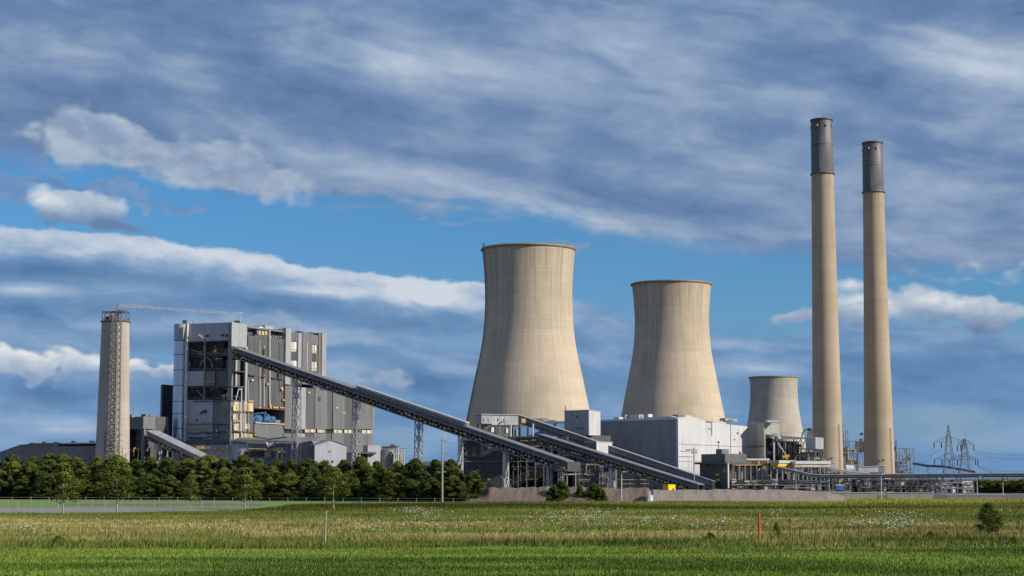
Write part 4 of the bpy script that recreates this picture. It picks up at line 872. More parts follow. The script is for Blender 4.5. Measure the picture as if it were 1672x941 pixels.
for x0, x1 in ((789, 801), (822, 826), (858, 872), (875, 879)): mb = MB(); Fc.pbox(mb, x0, 781.5, x1, 784, 1, 1.6); mb.build('barrier', M['yellow'], t)
# tall white box
def box_house(name, label, cat, pa, Ya, pb, Yb, pc, Yc, ytop, ybot, m1, m2, group=None):
    A, B, C = [Vector((GX(p, Y), Y)) for p, Y in ((pa, Ya), (pb, Yb), (pc, Yc))]; Dd = A + C - B
    zt_ = ZY(ytop, Yb); zb = max(0, ZY(ybot, Yb)); t = thing(name, label, cat, (B.x, (B.y + Dd.y) / 2, 0), group)
    mb = MB(); mb.prism([B, A, A + (Dd - A) * .02, B + (C - B) * .02][::-1], zb, zt_); mb.build('shaded_wall', M[m1], t)  # some calls pass a darker cladding here, shade put into its colour
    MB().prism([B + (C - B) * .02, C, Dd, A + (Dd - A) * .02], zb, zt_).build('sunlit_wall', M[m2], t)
    e = .3; mb = MB().prism([B + (B - Dd).normalized() * e, C + (C - A).normalized() * e, Dd + (Dd - B).normalized() * e, A + (A - C).normalized() * e], zt_ + .01, zt_ + .3); mb.build('roof', M['rooflt'], t)
    return t, Face(pa, Ya, pb, Yb), Face(pb, Yb, pc, Yc)
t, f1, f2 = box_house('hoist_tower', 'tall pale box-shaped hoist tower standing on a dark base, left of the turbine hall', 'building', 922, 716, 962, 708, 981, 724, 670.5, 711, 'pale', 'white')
for (x0, y0, x1, y1, mt_) in ((941, 679, 943.5, 682, 'rust'), (941, 691, 944, 693, 'ochre'), (940, 699, 948, 700, 'steel_dk'), (950, 697, 951.5, 701, 'rust'), (934, 677, 935, 680, 'rust')): mb = MB(); f1.pbox(mb, x0, y0, x1, y1, 0, .2); mb.build('fixture', M[mt_], t)
mb = MB(); f1.pbox(mb, 923, 711, 962, 790, -14, -1.5, 0); mb.build('base_wall', M['shade'], t)
mb = MB(); f2.pbox(mb, 963, 711, 980, 790, -10, -1.5, 0); mb.build('base_wall', M['shade'], t)
MB().bar(P(923.5, 663, 716), P(923.5, 671, 716), .3).build('aerial', M['steel_dk'], t)
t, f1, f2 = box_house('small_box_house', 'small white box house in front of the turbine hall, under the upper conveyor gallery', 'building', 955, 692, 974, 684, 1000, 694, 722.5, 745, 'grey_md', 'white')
mb = MB(); f2.pbox(mb, 974, 746, 1000, 790, -9, -.8, 0); mb.build('base_wall', M['shade'], t)
mb = MB(); f1.pbox(mb, 930, 746, 974, 790, -9, -1, 0); mb.build('base_wall', M['grey_dk'], t)
# clutter of lagged pipes left of that
t = thing('pipe_rack', 'tangle of cream lagged pipes in an open frame, left of the small white box house', 'pipe rack', (GX(940, 690), 690, 0), 'pipe racks')
for k in range(18):
    x = rnd(922, 966); y = rnd(748, 772); l = rnd(4, 18); pts = [P(x, y, 690 + k % 3), P(x + l, y + rnd(-1, 1), 690 + k % 3), P(x + l, y + rnd(3, 9), 690 + k % 3)]
    MB().path(pts, rnd(.18, .38)).build('pipe', M['creampipe' if k % 3 else 'steel'], t)
mb = MB()
for x in (921, 936, 952, 968): mb.bar(P(x, 742, 689), (GX(x, 689), 689, 0), .4)
for y in (744, 757, 770): mb.bar(P(921, y, 689), P(968, y, 689), .35)
mb.build('frame', M['steel_dk'], t)
MB().bar(P(965, 752, 688), P(965, 770, 688), 1.0).bar(P(922, 775, 686), P(1000, 773, 686), .5).build('lagging_box', M['creampipe'], t)
# ------------------------------------------------------------------ turbine hall
t = thing('turbine_hall', 'large turbine hall with a shaded blue-grey left side and a bright white right side', 'turbine hall', (GX(1107, 750), 750, 0))
A, B, C = [Vector((GX(p, Y), Y)) for p, Y in ((974, 750), (1107, 718), (1222, 786))]; Dd = A + C - B; zB = ZY(683, 718)
FA = Face(974, 750, 1107, 718); FB = Face(1107, 718, 1222, 786)
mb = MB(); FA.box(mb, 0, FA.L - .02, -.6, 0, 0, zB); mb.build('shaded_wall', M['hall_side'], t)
# right wall with a low crest
mb = MB(); hh = [(0, zB), (.17, zB + 1.2), (.42, zB - .4), (.60, zB - .8), (.60, zB - .9), (1, zB - 1.2)]
for (f0, z0), (f1_, z1) in zip(hh, hh[1:]):
    if f1_ > f0:
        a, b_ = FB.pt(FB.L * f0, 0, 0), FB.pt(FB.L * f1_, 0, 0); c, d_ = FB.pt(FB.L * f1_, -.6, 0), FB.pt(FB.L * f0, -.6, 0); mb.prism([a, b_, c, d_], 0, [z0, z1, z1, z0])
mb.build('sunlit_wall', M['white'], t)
cc_ = [B, C, Dd, A]; MB().prism([B * .985 + Dd * .015, C * .985 + A * .015, Dd, A], zB - 2.2, zB - 1.4).build('roof', M['rooflt'], t)
MB().prism([C, Dd, Dd + Vector((-.5, .2)), C + Vector((-.5, .2))], 0, zB - 2).build('rear_wall', M['grey_md'], t)
mb = MB(); FA.box(mb, -.2, FA.L, .02, .22, zB - .5, zB + .35); mb.build('cornice', M['rooflt'], t)
mb = MB(); FB.box(mb, -.05, .35, .02, .3, 0, zB); mb.build('corner_trim', M['rooflt'], t)
mb = MB(); u_ = FB.uz(1192, 700)[0]; FB.box(mb, u_, u_ + .3, .02, .25, 0, zB - 1); mb.build('downpipe', M['steel'], t)
mb = MB(); FB.pbox(mb, 1109, 727, 1221, 728, .02, .15); FB.pbox(mb, 1109, 753, 1150, 754, .02, .15); mb.build('seam', M['pale'], t)
for (x0, y0, x1, y1, mt_) in ((1120, 734, 1138, 735.2, 'steel_md'), (1110, 736, 1126, 737, 'steel'), (1128, 738, 1138, 739.5, 'steel_md'), (1152, 688, 1163, 690, 'steel_md'), (1161, 690, 1162.4, 711, 'steel'), (1157, 700, 1162, 701, 'steel_md'), (1203, 706, 1204.5, 709, 'steel_dk'), (1198, 717, 1199, 719, 'steel_dk'), (1132, 732, 1134, 770, 'steel'), (1109, 745, 1130, 746, 'steel')):
    mb = MB(); FB.pbox(mb, x0, y0, x1, y1, .02, .3); mb.build('fixture', M[mt_], t)
for (x0, y0, x1, y1, f_, mt_) in ((1022, 677, 1037, 683.5, FA, 'rooflt'), (996, 681, 1004, 685, FA, 'rooflt'), (1045, 680.5, 1090, 683, FA, 'rooflt'), (1117, 677.5, 1128, 682, FB, 'steel_md'), (1128, 678, 1138, 681.5, FB, 'rooflt'), (1193, 683.5, 1213, 688, FB, 'green'), (1198, 685, 1206, 689, FB, 'steel_md'), (1048, 676, 1052, 681, FA, 'steel_lt'), (1110, 681, 1117, 683, FB, 'rooflt')):
    mb = MB(); f_.pbox(mb, x0, y0, x1, y1, -5, -2.5); mb.build('roof_unit', M[mt_], t)
for x in (1021, 1047): MB().path([P(x, 684, 735), P(x, 678, 735), P(x + 2.5, 679.5, 735)], .35).build('roof_vent', M['rooflt'], t)
# ------------------------------------------------------------------ greenish block and its neighbours
t, f1, f2 = box_house('switch_house', 'greenish-grey stained block adjoining the right end of the turbine hall', 'building', 1221, 800, 1249, 776, 1274, 792, 692, 790, 'green', 'green')
mb = MB(); f1.pbox(mb, 1221, 728.5, 1249, 730, .02, .3); mb.build('seam', M['steel_dk'], t)
mb = MB(); f2.pbox(mb, 1250.5, 710.5, 1276, 790, 0.05, .6, 0); mb.build('recess_shade', M['black'], t)  # black slab on the wall, painting the shade of a recess
for (x0, y0, x1, y1, mt_) in ((1222, 688, 1250, 691, 'rooflt'), (1230, 687, 1246, 690, 'steel_md')): mb = MB(); f1.pbox(mb, x0, y0, x1, y1, -6, -1); mb.build('roof_unit', M[mt_], t)
for x in (1259, 1262, 1265): MB().bar(P(x, 687, 785), P(x, 692, 785), .2).build('aerial', M['steel_lt'], t)
for (x0, y0, x1, y1, mt_) in ((1254, 711, 1259, 717, 'creampipe'), (1255, 724, 1258, 727, 'whitep'), (1252, 737, 1256, 742, 'creampipe')): mb = MB(); f2.pbox(mb, x0, y0, x1, y1, .6, .9); mb.build('fixture', M[mt_], t)
# open steelwork plant between that block and the first chimney
def rack(name, label, cat, x0, x1, ytop, Y, depth, nx, nz, npipe, mats, frame='steel_dk', group='pipe racks', boxes=8, r=(.10, .26), bmat=('steel_dk', 'steel_md', 'creampipe', 'ochre'), back=False):
    f = Face(x0, Y, x1, Y + depth * .2); t = thing(name, label, cat, tuple(f.pt(f.L / 2, 0, 0)), group); zt_ = ZY(ytop, Y); mb = MB()
    for i in range(nx + 1):
        u = f.L * i / nx
        for n in (0, -depth): mb.bar(f.pt(u, n, 0), f.pt(u, n, zt_ * rnd(.82, 1.0)), .32)
    for k in range(1, nz + 1):
        z = zt_ * k / nz * .98
        for n in (0, -depth): mb.bar(f.pt(0, n, z), f.pt(f.L, n, z), .28)
        for i in range(nx + 1): mb.bar(f.pt(f.L * i / nx, 0, z), f.pt(f.L * i / nx, -depth, z), .22)
        for i in range(nx):
            if random.random() < .5: mb.bar(f.pt(f.L * i / nx, 0, z - zt_ / nz), f.pt(f.L * (i + 1) / nx, 0, z), .18)
    mb.build('frame', M[frame], t)
    if back: mb = MB(); f.box(mb, 0, f.L, -depth - .5, -depth - .2, 0, zt_ * .93); mb.build('back_wall', M['black'], t)  # added black sheet that paints the see-through gaps behind the pipes dark
    for k in range(npipe):
        u = rnd(0, f.L); z = rnd(zt_ * .08, zt_ * .95); n = -rnd(-.6, depth * .6); pts = [f.pt(u, n, z)]
        for j in range(random.choice((2, 3))):
            if random.random() < .55: u = min(f.L, max(0, u + rnd(-f.L * .4, f.L * .4)))
            else: z = min(zt_, max(.5, z + rnd(-zt_ * .4, zt_ * .4)))
            pts.append(f.pt(u, n, z))
        MB().path(pts, rnd(*r)).build('pipe', M[random.choice(mats)], t)
    for k in range(boxes):
        u = rnd(0, f.L * .9); z = zt_ / nz * random.randint(0, nz - 1) + .2; mb = MB(); w = rnd(.8, 2.4); hh_ = rnd(.8, 2.2); n = -rnd(0, depth * .5)
        f.box(mb, u, u + w, n - w, n, z, z + hh_); mb.build('equipment', M[random.choice(bmat)], t)
    return t, f
mx_ = ['steel', 'steel_dk', 'creampipe', 'steel_md', 'ochre']
rack('process_frame', 'dark open steel frame full of pipes, right of the greenish block', 'steel frame', 1275, 1318, 714, 775, 10, 5, 5, 42, mx_, boxes=34, back=True)
rack('process_frame', 'lower dark steel frame of pipes under the small white box on stilts', 'steel frame', 1318, 1348, 733, 790, 8, 4, 3, 16, mx_, boxes=12, back=True)
t = thing('pipe_bridge_duct', 'long pale duct along the top of the dark pipe frame left of the chimneys', 'duct', tuple(P(1298, 714, 773)))
MB().hexa([P(1262, 717, 776), P(1320, 717, 772), P(1320, 717, 778), P(1262, 717, 782), P(1262, 711, 776), P(1320, 715, 772), P(1320, 715, 778), P(1262, 711, 782)]).build('duct', M['pale'], t)
MB().path([P(1260, 716, 772), P(1262, 712, 772), P(1268, 712, 772), P(1272, 718, 772)], 1.2, 10).build('elbow', M['pale'], t)
t, f1, f2 = box_house('elevated_cabin', 'small pale cabin raised on legs, left of the taller tall chimney', 'cabin', 1318, 772, 1333, 765, 1346, 775, 715.5, 733, 'pale', 'pale')
for x in (1320, 1332, 1345): MB().bar(P(x, 733, 770), (GX(x, 770), 770, 0), .5).build('leg', M['steel_md'], t)
t = thing('loading_jib', 'yellow jib arm with a pale diagonal strut in front of the dark pipe frame', 'jib', tuple(P(1282, 760, 768)))
MB().bar(P(1270, 723, 768), P(1284, 744, 768), .4).build('strut', M['steel_lt'], t); MB().bar(P(1278, 746, 768), P(1289, 744.5, 768), 1.0).bar(P(1284, 744, 768), P(1285, 750, 768), .8).build('arm', M['yellow'], t)
MB().bar(P(1264, 722, 766), (GX(1264, 766), 766, 0), .55).build('mast', M['steel_lt'], t)
# control building
t = thing('control_building', 'two-storey dark control building with a small roof cabin, where the conveyor galleries end', 'building', (GX(1165, 690), 690, 0))
block(t, 'lower_wall', M['shade'], 1143, 690, 1190, 676, 1200, 700, ZY(758, 680)); u_, v_ = 0, 0
Fk = Face(1143, 690, 1190, 676)
mb = MB(); Fk.pbox(mb, 1147, 741.5, 1186, 757, -10, .6); mb.build('upper_wall', M['grey_dk'], t)
mb = MB(); Fk.pbox(mb, 1138, 755, 1190, 758.2, -11, 1.4); mb.build('balcony', M['steel_dk'], t)
mb = MB(); Fk.pbox(mb, 1164, 733.5, 1174, 741.5, -5, -1.5); mb.build('roof_cabin', M['grey_md'], t)
mb = MB(); Fk.pbox(mb, 1188.6, 757, 1190.6, 799, .05, .5, 0); mb.build('corner_trim', M['steel_lt'], t)
MB().bar(P(1173, 721, 680), P(1173, 734, 680), .25).bar(P(1171, 722, 680), P(1175, 722, 680), .5).build('aerial', M['steel_dk'], t)
for (x0, y0, x1, y1, mt_) in ((1170, 774, 1176, 777, 'yellow'), (1183, 766, 1186, 772, 'ochre'), (1150, 760, 1153, 762, 'ochre'), (1157, 751, 1160, 753, 'steel_lt'), (1163, 785, 1168, 790, 'yellow'), (1170, 782, 1177, 786, 'yellow'), (1160, 790, 1164, 794, 'yellow')): mb = MB(); Fk.pbox(mb, x0, y0, x1, y1, .1, .5); mb.build('fixture', M[mt_], t)
# gallery with a row of brown louvres, then two white-roofed ones
def link(name, label, x0, x1, y0, y1, Y, roofh, mwall, mroof, nleg, slots=0, under=None):
    f = Face(x0, Y, x1, Y + 6); t = thing(name, label, 'gallery', tuple(f.pt(f.L / 2, 0, 0)), 'covered link galleries')
    mb = MB(); f.pbox(mb, x0, y0 + roofh, x1, y1, -4, 0); mb.build('wall', M[mwall], t)
    mb = MB(); f.pbox(mb, x0 - .5, y0, x1 + .5, y0 + roofh - .2, -4.6, .5); mb.build('roof', M[mroof], t)
    for k in range(slots):
        a = x0 + (x1 - x0) * (k + .15) / slots; mb = MB(); f.pbox(mb, a, y0 + roofh + 1, a + (x1 - x0) / slots * .62, y1 - 1.6, .02, .2); mb.build('louvre', M[random.choice(['ochre', 'rust', 'rust', 'steel_dk'])], t)
    for k in range(nleg + 1):
        x = x0 + (x1 - x0) * k / nleg; z = f.uz(x, y1)[1]; u = f.L * k / nleg; mb = MB().bar(f.pt(u, -.4, 0), f.pt(u, -.4, z), .35).bar(f.pt(u, -3.6, 0), f.pt(u, -3.6, z), .35); mb.build('leg', M['steel'], t)
    return t, f
link('link_gallery', 'covered gallery with a row of brown louvres, joined to the dark control building', 1190, 1255, 749, 760, 690, 3, 'ochre', 'rooflt', 7, 22)
t, f = link('link_gallery', 'short white-roofed gallery with yellow panels, left of the long white one', 1271, 1297, 752, 762, 690, 4.5, 'yellow', 'rooflt', 3, 0)
link('link_gallery', 'long white-roofed gallery in front of the taller tall chimney', 1298, 1355, 753, 763, 692, 5, 'cream', 'rooflt', 4, 0)
t = thing('tank_shed', 'pale greenish shed under the gallery with the brown louvres', 'shed', (GX(1220, 697), 697, 0))
Fq = Face(1192, 698, 1252, 700)
for x0, x1, mt_ in ((1192, 1205, 'green'), (1212, 1219, 'white'), (1219, 1232, 'pale'), (1234, 1241, 'white'), (1242, 1250, 'white')): mb = MB(); Fq.pbox(mb, x0, 763, x1, 785, -5, 0, 0); mb.build('wall_panel', M[mt_], t)
mb = MB(); Fq.pbox(mb, 1190, 760.5, 1254, 763, -6, .2); mb.build('beam', M['shade'], t); mb = MB(); Fq.pbox(mb, 1190, 784, 1256, 790, -2, 1); mb.build('walkway', M['steel_dk'], t)
MB().lattice((GX(1209, 696), 696, 0), P(1209, 762, 696), 1.5, 1.5, 6, .2, .15, wb2=1, wt2=1).build('stair_ladder', M['steel_lt'], t)
MB().path([P(1222, 782, 697), P(1228, 778, 697), P(1233, 768, 697), P(1240, 763, 697)], .3).build('pipe', M['steel_dk'], t)
rack('process_frame', 'dark pipe frame with yellow machinery below the short white-roofed gallery', 'steel frame', 1254, 1298, 762, 700, 6, 4, 3, 12, mx_ + ['yellow'], boxes=16, bmat=('yellow', 'yellow', 'steel_dk', 'creampipe', 'steel_md'), back=True)
rack('process_frame', 'low dark frame of mixed pipes below the long white-roofed gallery', 'steel frame', 1298, 1378, 768, 704, 6, 9, 3, 30, mx_ + ['creampipe'], boxes=22, back=True)
rack('process_frame', 'long ground-level frame with pale posts and blue drums behind the low wall', 'steel frame', 1195, 1352, 784, 668, 5, 9, 2, 60, ['steel_md', 'creampipe', 'steel_dk', 'steel', 'steel_md', 'ochre', 'steel_dk'], boxes=60, bmat=('cyan', 'steel_lt', 'whitep', 'steel_dk', 'creampipe', 'steel_dk'), r=(.08, .17), back=True)
rack('process_frame', 'dark tangle of steelwork and pipes below the end of the longest conveyor gallery', 'steel frame', 944, 1000, 757, 662, 6, 6, 3, 34, ['creampipe', 'steel_md', 'steel_dk', 'ochre', 'steel'], boxes=16)
rack('process_frame', 'low crowded frame between the feet of the two tall chimneys', 'steel frame', 1378, 1440, 776, 716, 6, 7, 2, 34, mx_, boxes=30, back=True)
rack('process_frame', 'low dark pipe frame right of the foot of the shorter tall chimney', 'steel frame', 1462, 1530, 781, 722, 6, 7, 2, 30, mx_, boxes=26, back=True)
# pipework towers beside the chimneys
rack('chimney_pipework', 'tall narrow pipework tower between the two tall chimneys', 'pipework', 1379, 1386, 693, 905, 5, 2, 6, 10, mx_, boxes=6, frame='steel_md')
rack('chimney_pipework', 'wide pipework frame between the two tall chimneys, below the narrow tower', 'pipework', 1381, 1409, 719, 900, 6, 4, 4, 26, mx_ + ['ochre'], boxes=14, frame='steel_md')
rack('chimney_pipework', 'narrow pipework mast touching the right side of the shorter tall chimney', 'pipework', 1460, 1465, 706, 955, 4, 1, 6, 5, mx_, boxes=4, frame='steel_md')
rack('chimney_pipework', 'open pipework frame on posts right of the shorter tall chimney', 'pipework', 1464, 1493, 731, 950, 6, 5, 3, 22, mx_ + ['blue'], boxes=12, frame='steel_md')
t = thing('flue_duct', 'dark horizontal flue duct joining the shorter tall chimney from the left', 'duct', tuple(P(1404, 730, 962)))
MB().hexa([P(1396, 739, 962), P(1415, 739, 962), P(1415, 739, 970), P(1396, 739, 970), P(1396, 721, 962), P(1415, 721, 962), P(1415, 721, 970), P(1396, 721, 970)]).build('duct', M['shade'], t)
for x, y in ((1407, 717), (1408, 707)): MB().tube(P(x, y + 4, 964), P(x, y, 964), 1.3, 10).build('valve', M['steel_md'], t)
t = thing('curved_duct', 'thin curved pipe arching to a small tower left of the taller tall chimney', 'pipe', tuple(P(1320, 715, 860)))
MB().path([P(1309.5, 714, 860), P(1310.5, 707, 860), P(1314, 703, 860), P(1320, 700.5, 860)], .3).build('pipe', M['steel_dk'], t)
MB().lattice(P(1322.5, 716, 860), P(1323, 701, 860), 2.2, 1.6, 5, .4, .3).build('frame', M['steel_md'], t)
MB().tube(P(1323, 702, 860), P(1323, 699.5, 860), 1.5, 10).build('cap', M['steel_dk'], t)
def cabin(label, x0, x1, y0, y1, Y, m1, gr='site cabins'):
    f = Face(x0, Y, x1, Y + .5); t = thing('site_cabin', label, 'cabin', tuple(f.pt(f.L / 2, -2, 0)), gr)
    mb = MB(); f.pbox(mb, x0, y0 + 1, x1, y1, -4, 0); mb.build('wall', M[m1], t); mb = MB(); f.pbox(mb, x0 - .3, y0, x1 + .3, y0 + .9, -4.3, .3); mb.build('roof', M['rooflt'], t)
    mb = MB(); n = 3
    for k in range(n + 1): a = f.L * k / n; mb.bar(f.pt(a, -.5, 0), f.pt(a, -.5, f.uz(x0, y1)[1]), .25)
    mb.build('legs', M['steel_dk'], t)
    return t
cabin('white cabin in front of the foot of the shorter tall chimney', 1402, 1434, 761.5, 771.5, 720, 'white')
cabin('narrow grey cabin right of the white cabin at the foot of the shorter chimney', 1434, 1444, 760, 772, 722, 'grey_md')
cabin('grey narrow cabin standing at the foot of the taller chimney', 1355, 1364, 755, 778, 715, 'pale')
t = thing('site_vehicle', 'pale rounded tank lorry body between the feet of the two tall chimneys', 'tank', tuple(P(1388, 772, 740)))
MB().tube(P(1381, 766.5, 740), P(1394, 766.5, 740), 1.7, 14).build('tank', M['whitep'], t); MB().hexa([P(1380, 775, 741), P(1397, 775, 741), P(1397, 775, 743), P(1380, 775, 743), P(1380, 771, 741), P(1397, 771, 741), P(1397, 771, 743), P(1380, 771, 743)]).build('cradle', M['steel_md'], t)
# ------------------------------------------------------------------ long pipe bridge to the right
t = thing('pipe_bridge', 'long thin pipe bridge crossing the right side of the site on slender supports', 'pipe bridge', (GX(1500, 640), 640, 0))
def PB(x, y): return P(x, y, 648 - (x - 1300) * .06)
for k, (dy, r, mt_) in enumerate(((0, .26, 'steel'), (1.9, .2, 'steel_md'), (3.6, .2, 'steel_md'), (11, .2, 'steel_dk'))):
    pts = [(1268, 762), (1300, 769), (1320, 774.0), (1335, 775.6), (1700, 773.0), (1760, 772.6)] if k < 3 else [(1200, 777), (1335, 778), (1500, 776), (1760, 775.5)]
    MB().path([PB(x, y + dy) for x, y in pts], r, 8).build('pipe', M[mt_], t)
mb = MB()
for k in range(40): x = 1340 + k * 10.5; mb.bar(PB(x, 779.0), PB(x, 773.6), .2); mb.bar(PB(x, 779), PB(x + 10.5, 775), .12)
mb.build('truss', M['steel_md'], t)
MB().bar(PB(1335, 780.5), PB(1760, 778), .4).build('walkway', M['steel_dk'], t)
for x in (1340, 1371, 1402, 1433, 1464, 1499, 1530, 1561, 1597, 1637, 1672): a = PB(x, 779); MB().bar(a, (a.x, a.y, 0), .38).bar(a + Vector((1.6, 0, 0)), (a.x + 2.2, a.y, 0), .3).build('support', M['steel' if x % 2 else 'steel_md'], t)
t = thing('pipe_bridge', 'upper curved pair of pipes sweeping down right from the white-roofed galleries', 'pipe bridge', (GX(1400, 680), 680, 0))
for dy in (0, 2.5): MB().path([P(1352, 763 + dy, 690), P(1375, 768 + dy, 690), P(1390, 771 + dy, 690), P(1420, 773 + dy, 690)], .35).build('pipe', M['steel'], t)
for x in (1360, 1390, 1418): MB().bar(P(x, 771, 690), (GX(x, 690), 690, 0), .3).build('support', M['steel_md'], t)
# ------------------------------------------------------------------ switchyard and pylons
def pylon(label, px, ytop, Y, wb, wt, arms, lean=0):
    c = GX(px, Y); H = ZY(ytop, Y); t = thing('electricity_pylon', label, 'pylon', (c, Y, 0), 'electricity pylons'); za = arms[0][0]
    z1 = ZY(za, Y)
    mb = MB().lattice((c, Y, 0), (c, Y, z1), wb, wt, 6, .19, .09); mb.lattice((c, Y, z1), (c, Y, H), wt, .3, 4, .16, .08); mb.build('tower', M['steel_md'], t)
    ends = []
    for (py, xl, xr) in arms:
        z = ZY(py, Y); mb = MB(); l, r_ = GX(xl, Y), GX(xr, Y)
        for e in (l, r_):
            for s_ in (-.6, .6):
                mb.bar((c, Y + s_, z), (e, Y, z), .14); mb.bar((c, Y + s_, z + 2.4), (e, Y, z + .1), .12)
            for k in range(1, 5): f = k / 5; mb.bar((c + (e - c) * f, Y, z), (c + (e - c) * f, Y, z + 2.4 * (1 - f)), .14)
        mb.build('cross_arm', M['steel_md'], t)
        for e, s_ in ((l, 1), (r_, -1), ((l + c) / 2, 0)):
            MB().tube((e, Y, z - .1), (e, Y, z - 2.3), .22, 6).build('insulator', M['steel_dk'], t); ends.append(Vector((e, Y, z - 2.3)))
    return t, ends
p1_, e1 = pylon('taller lattice electricity pylon with two pairs of cross arms at the far right', 1551, 694, 720, 5.6, 1.8, [(722, 1527, 1577), (750, 1527, 1594)])
p2_, e2 = pylon('shorter lattice electricity pylon just right of the taller one', 1577, 717, 700, 5.0, 1.6, [(726.5, 1565, 1592), (751, 1552, 1598)])
MB().bar(P(1576, 705, 700), P(1576, 722, 700), .14).build('aerial', M['steel'], p2_)
def wire(label, a, b_, sag, n=14, grp='overhead wires', r=.055):
    pts = [a.lerp(b_, k / n) - Vector((0, 0, 4 * sag * (k / n) * (1 - k / n))) for k in range(n + 1)]
    o = MB().path(pts, r, 4).build('overhead_wire', M['steel_md']); o['label'] = label; o['category'] = 'wire'; o['group'] = grp; return o
wl = 'thin overhead wire running right from the electricity pylons'
for k, y in enumerate((731, 737, 752, 756, 763)): wire(wl, (e2[1] if k < 2 else e2[4]) + Vector((0, 0, -.8 * (k % 2))), P(1720, y + 5, 640), 1.6 + .5 * k)
wl = 'thin overhead wire running left from the taller electricity pylon to the chimney pipework'
for k, (a, y) in enumerate(((e1[0], 734), (e1[2], 737), (e1[3], 755), (e1[5], 758), (e1[0] + Vector((0, 0, -1)), 742))): wire(wl, a, P(1490, y, 900), 2.2 + .6 * k)
t = thing('coal_boom', 'low dark boom conveyor sloping past the foot of the electricity pylons', 'boom conveyor', tuple(P(1550, 765, 730)))
mb = MB(); bp = [P(1492, 757, 760), P(1515, 761, 740), P(1540, 762, 730), P(1565, 766, 728), P(1592, 771, 726)]
for a, b_ in zip(bp, bp[1:]): mb.bar(a, b_, 1.0, .9)
mb.build('boom', M['steel_dk'], t)
for p_ in bp[1:]: MB().bar(p_, (p_.x, p_.y, 0), .3).build('support', M['steel_md'], t)
rack('switchyard_frame', 'long low frame of posts and busbars behind the low concrete walls, left of the pylons', 'switchgear', 1405, 1535, 783, 560, 10, 14, 2, 60, ['steel', 'ochre', 'steel_md', 'creampipe', 'steel_dk'], frame='steel_dk', back=True, boxes=70, bmat=('steel_md', 'steel', 'creampipe', 'steel_dk', 'steel_dk'), r=(.06, .14), group='switchyard')
rack('switchyard_frame', 'low switchgear frame with pale insulators around the feet of the pylons', 'switchgear', 1537, 1590, 788, 520, 8, 6, 2, 30, ['steel_lt', 'steel', 'redsteel', 'steel_md'], frame='steel_md', boxes=26, bmat=('steel_md', 'steel_lt', 'steel_md', 'steel_dk', 'steel_dk'), r=(.06, .13), group='switchyard')
# ------------------------------------------------------------------ ground and setting
def vnoise(x, y, s, seed, octv=3):
    out = np.zeros_like(x); amp = 1; tot = 0
    for o in range(octv):
        r = np.random.default_rng(seed * 31 + o); T = r.random((256, 256)); u = x / s * 2**o; v = y / s * 2**o
        i = np.floor(u).astype(int); j = np.floor(v).astype(int); fu = u - i; fv = v - j; fu = fu * fu * (3 - 2 * fu); fv = fv * fv * (3 - 2 * fv)
        a = T[i % 256, j % 256]; b = T[(i + 1) % 256, j % 256]; c = T[i % 256, (j + 1) % 256]; d = T[(i + 1) % 256, (j + 1) % 256]
        out += amp * ((a * (1 - fu) + b * fu) * (1 - fv) + (c * (1 - fu) + d * fu) * fv); tot += amp; amp *= .5
    return out / tot
def struct(name, mb, mat):
    o = mb.build(name, mat); o['kind'] = 'structure'; return o
m, g, b, tc = newmat('field_ground'); geo = g.node('ShaderNodeNewGeometry'); ps = V_(g, geo.outputs['Position']); x_, y_, z_ = g.sep(ps)
n1 = g.noise(g.comb(x_ * .05, y_ * .05), 1, 6, .6, dim='2D'); n2 = g.noise(g.comb(x_ * .6, y_ * .35), 1, 5, .7, dim='2D')
yy = y_ + (n1 - .5) * 22 + (n2 - .5) * 5
mown = g.ramp(n2, [(.3, (.05, .10, .015)), (.7, (.10, .17, .03))]); dry = g.ramp(n2, [(.3, (.09, .115, .03)), (.7, (.24, .22, .08))])
scr = g.ramp(n2, [(.3, (.07, .10, .02)), (.7, (.17, .20, .05))]); yard = g.ramp(n2, [(.3, (.10, .095, .085)), (.7, (.19, .175, .15))]); far = g.ramp(n1, [(.35, (.06, .10, .04)), (.6, (.12, .13, .05))])
c = g.mix(g.maprange(yy, 92, 97), mown, dry); c = g.mix(g.maprange(yy, 150, 175), c, scr); c = g.mix(g.maprange(y_, 372, 392), c, yard); c = g.mix(g.maprange(y_, 1150, 1250), c, far)
g.put(b.inputs['Base Color'], c); b.inputs['Roughness'].default_value = .95; b.inputs['Specular IOR Level'].default_value = 0.05; M['ground'] = m
mb = MB(); mb.v = [(-16000, -150, 0), (16000, -150, 0), (16000, 30000, 0), (-16000, 30000, 0)]; mb.face([0, 1, 2, 3]); struct('ground', mb, m)
M['asphalt'] = plain('asphalt', (.15, .15, .155), .25, .9, scale=.3); M['asphalt_lt'] = plain('pale_apron', (.27, .26, .245), .2, .9, scale=.3)
M['gravel'] = plain('gravel_bank', (.170, .128, .100), .4, .95, scale=2.5); M['gravel_lt'] = clad('stone_revetment', (.31, .26, .22), w=400, h=.5, var=.12, stain=.5, seam=.75, rough=.95, corr=False)
M['dirt'] = plain('dirt', (.14, .115, .085), .3, .95, scale=.4); M['lawn'] = plain('short_lawn', (.17, .26, .05), .25, .95, scale=.2)
def sheet(name, pts, z, mat):
    mb = MB()
    mb.v = [(G(*p).x, G(*p).y, z) for p in pts]; n = [0, 1, 2]
    ar = sum(mb.v[i][0] * mb.v[(i + 1) % len(pts)][1] - mb.v[(i + 1) % len(pts)][0] * mb.v[i][1] for i in range(len(pts)))
    mb.face(list(range(len(pts))) if ar > 0 else list(range(len(pts)))[::-1]); return struct(name, mb, M[mat])
sheet('lawn', [(-250, 813), (860, 817), (860, 823), (400, 830.6), (-250, 828.5)], .004, 'lawn')
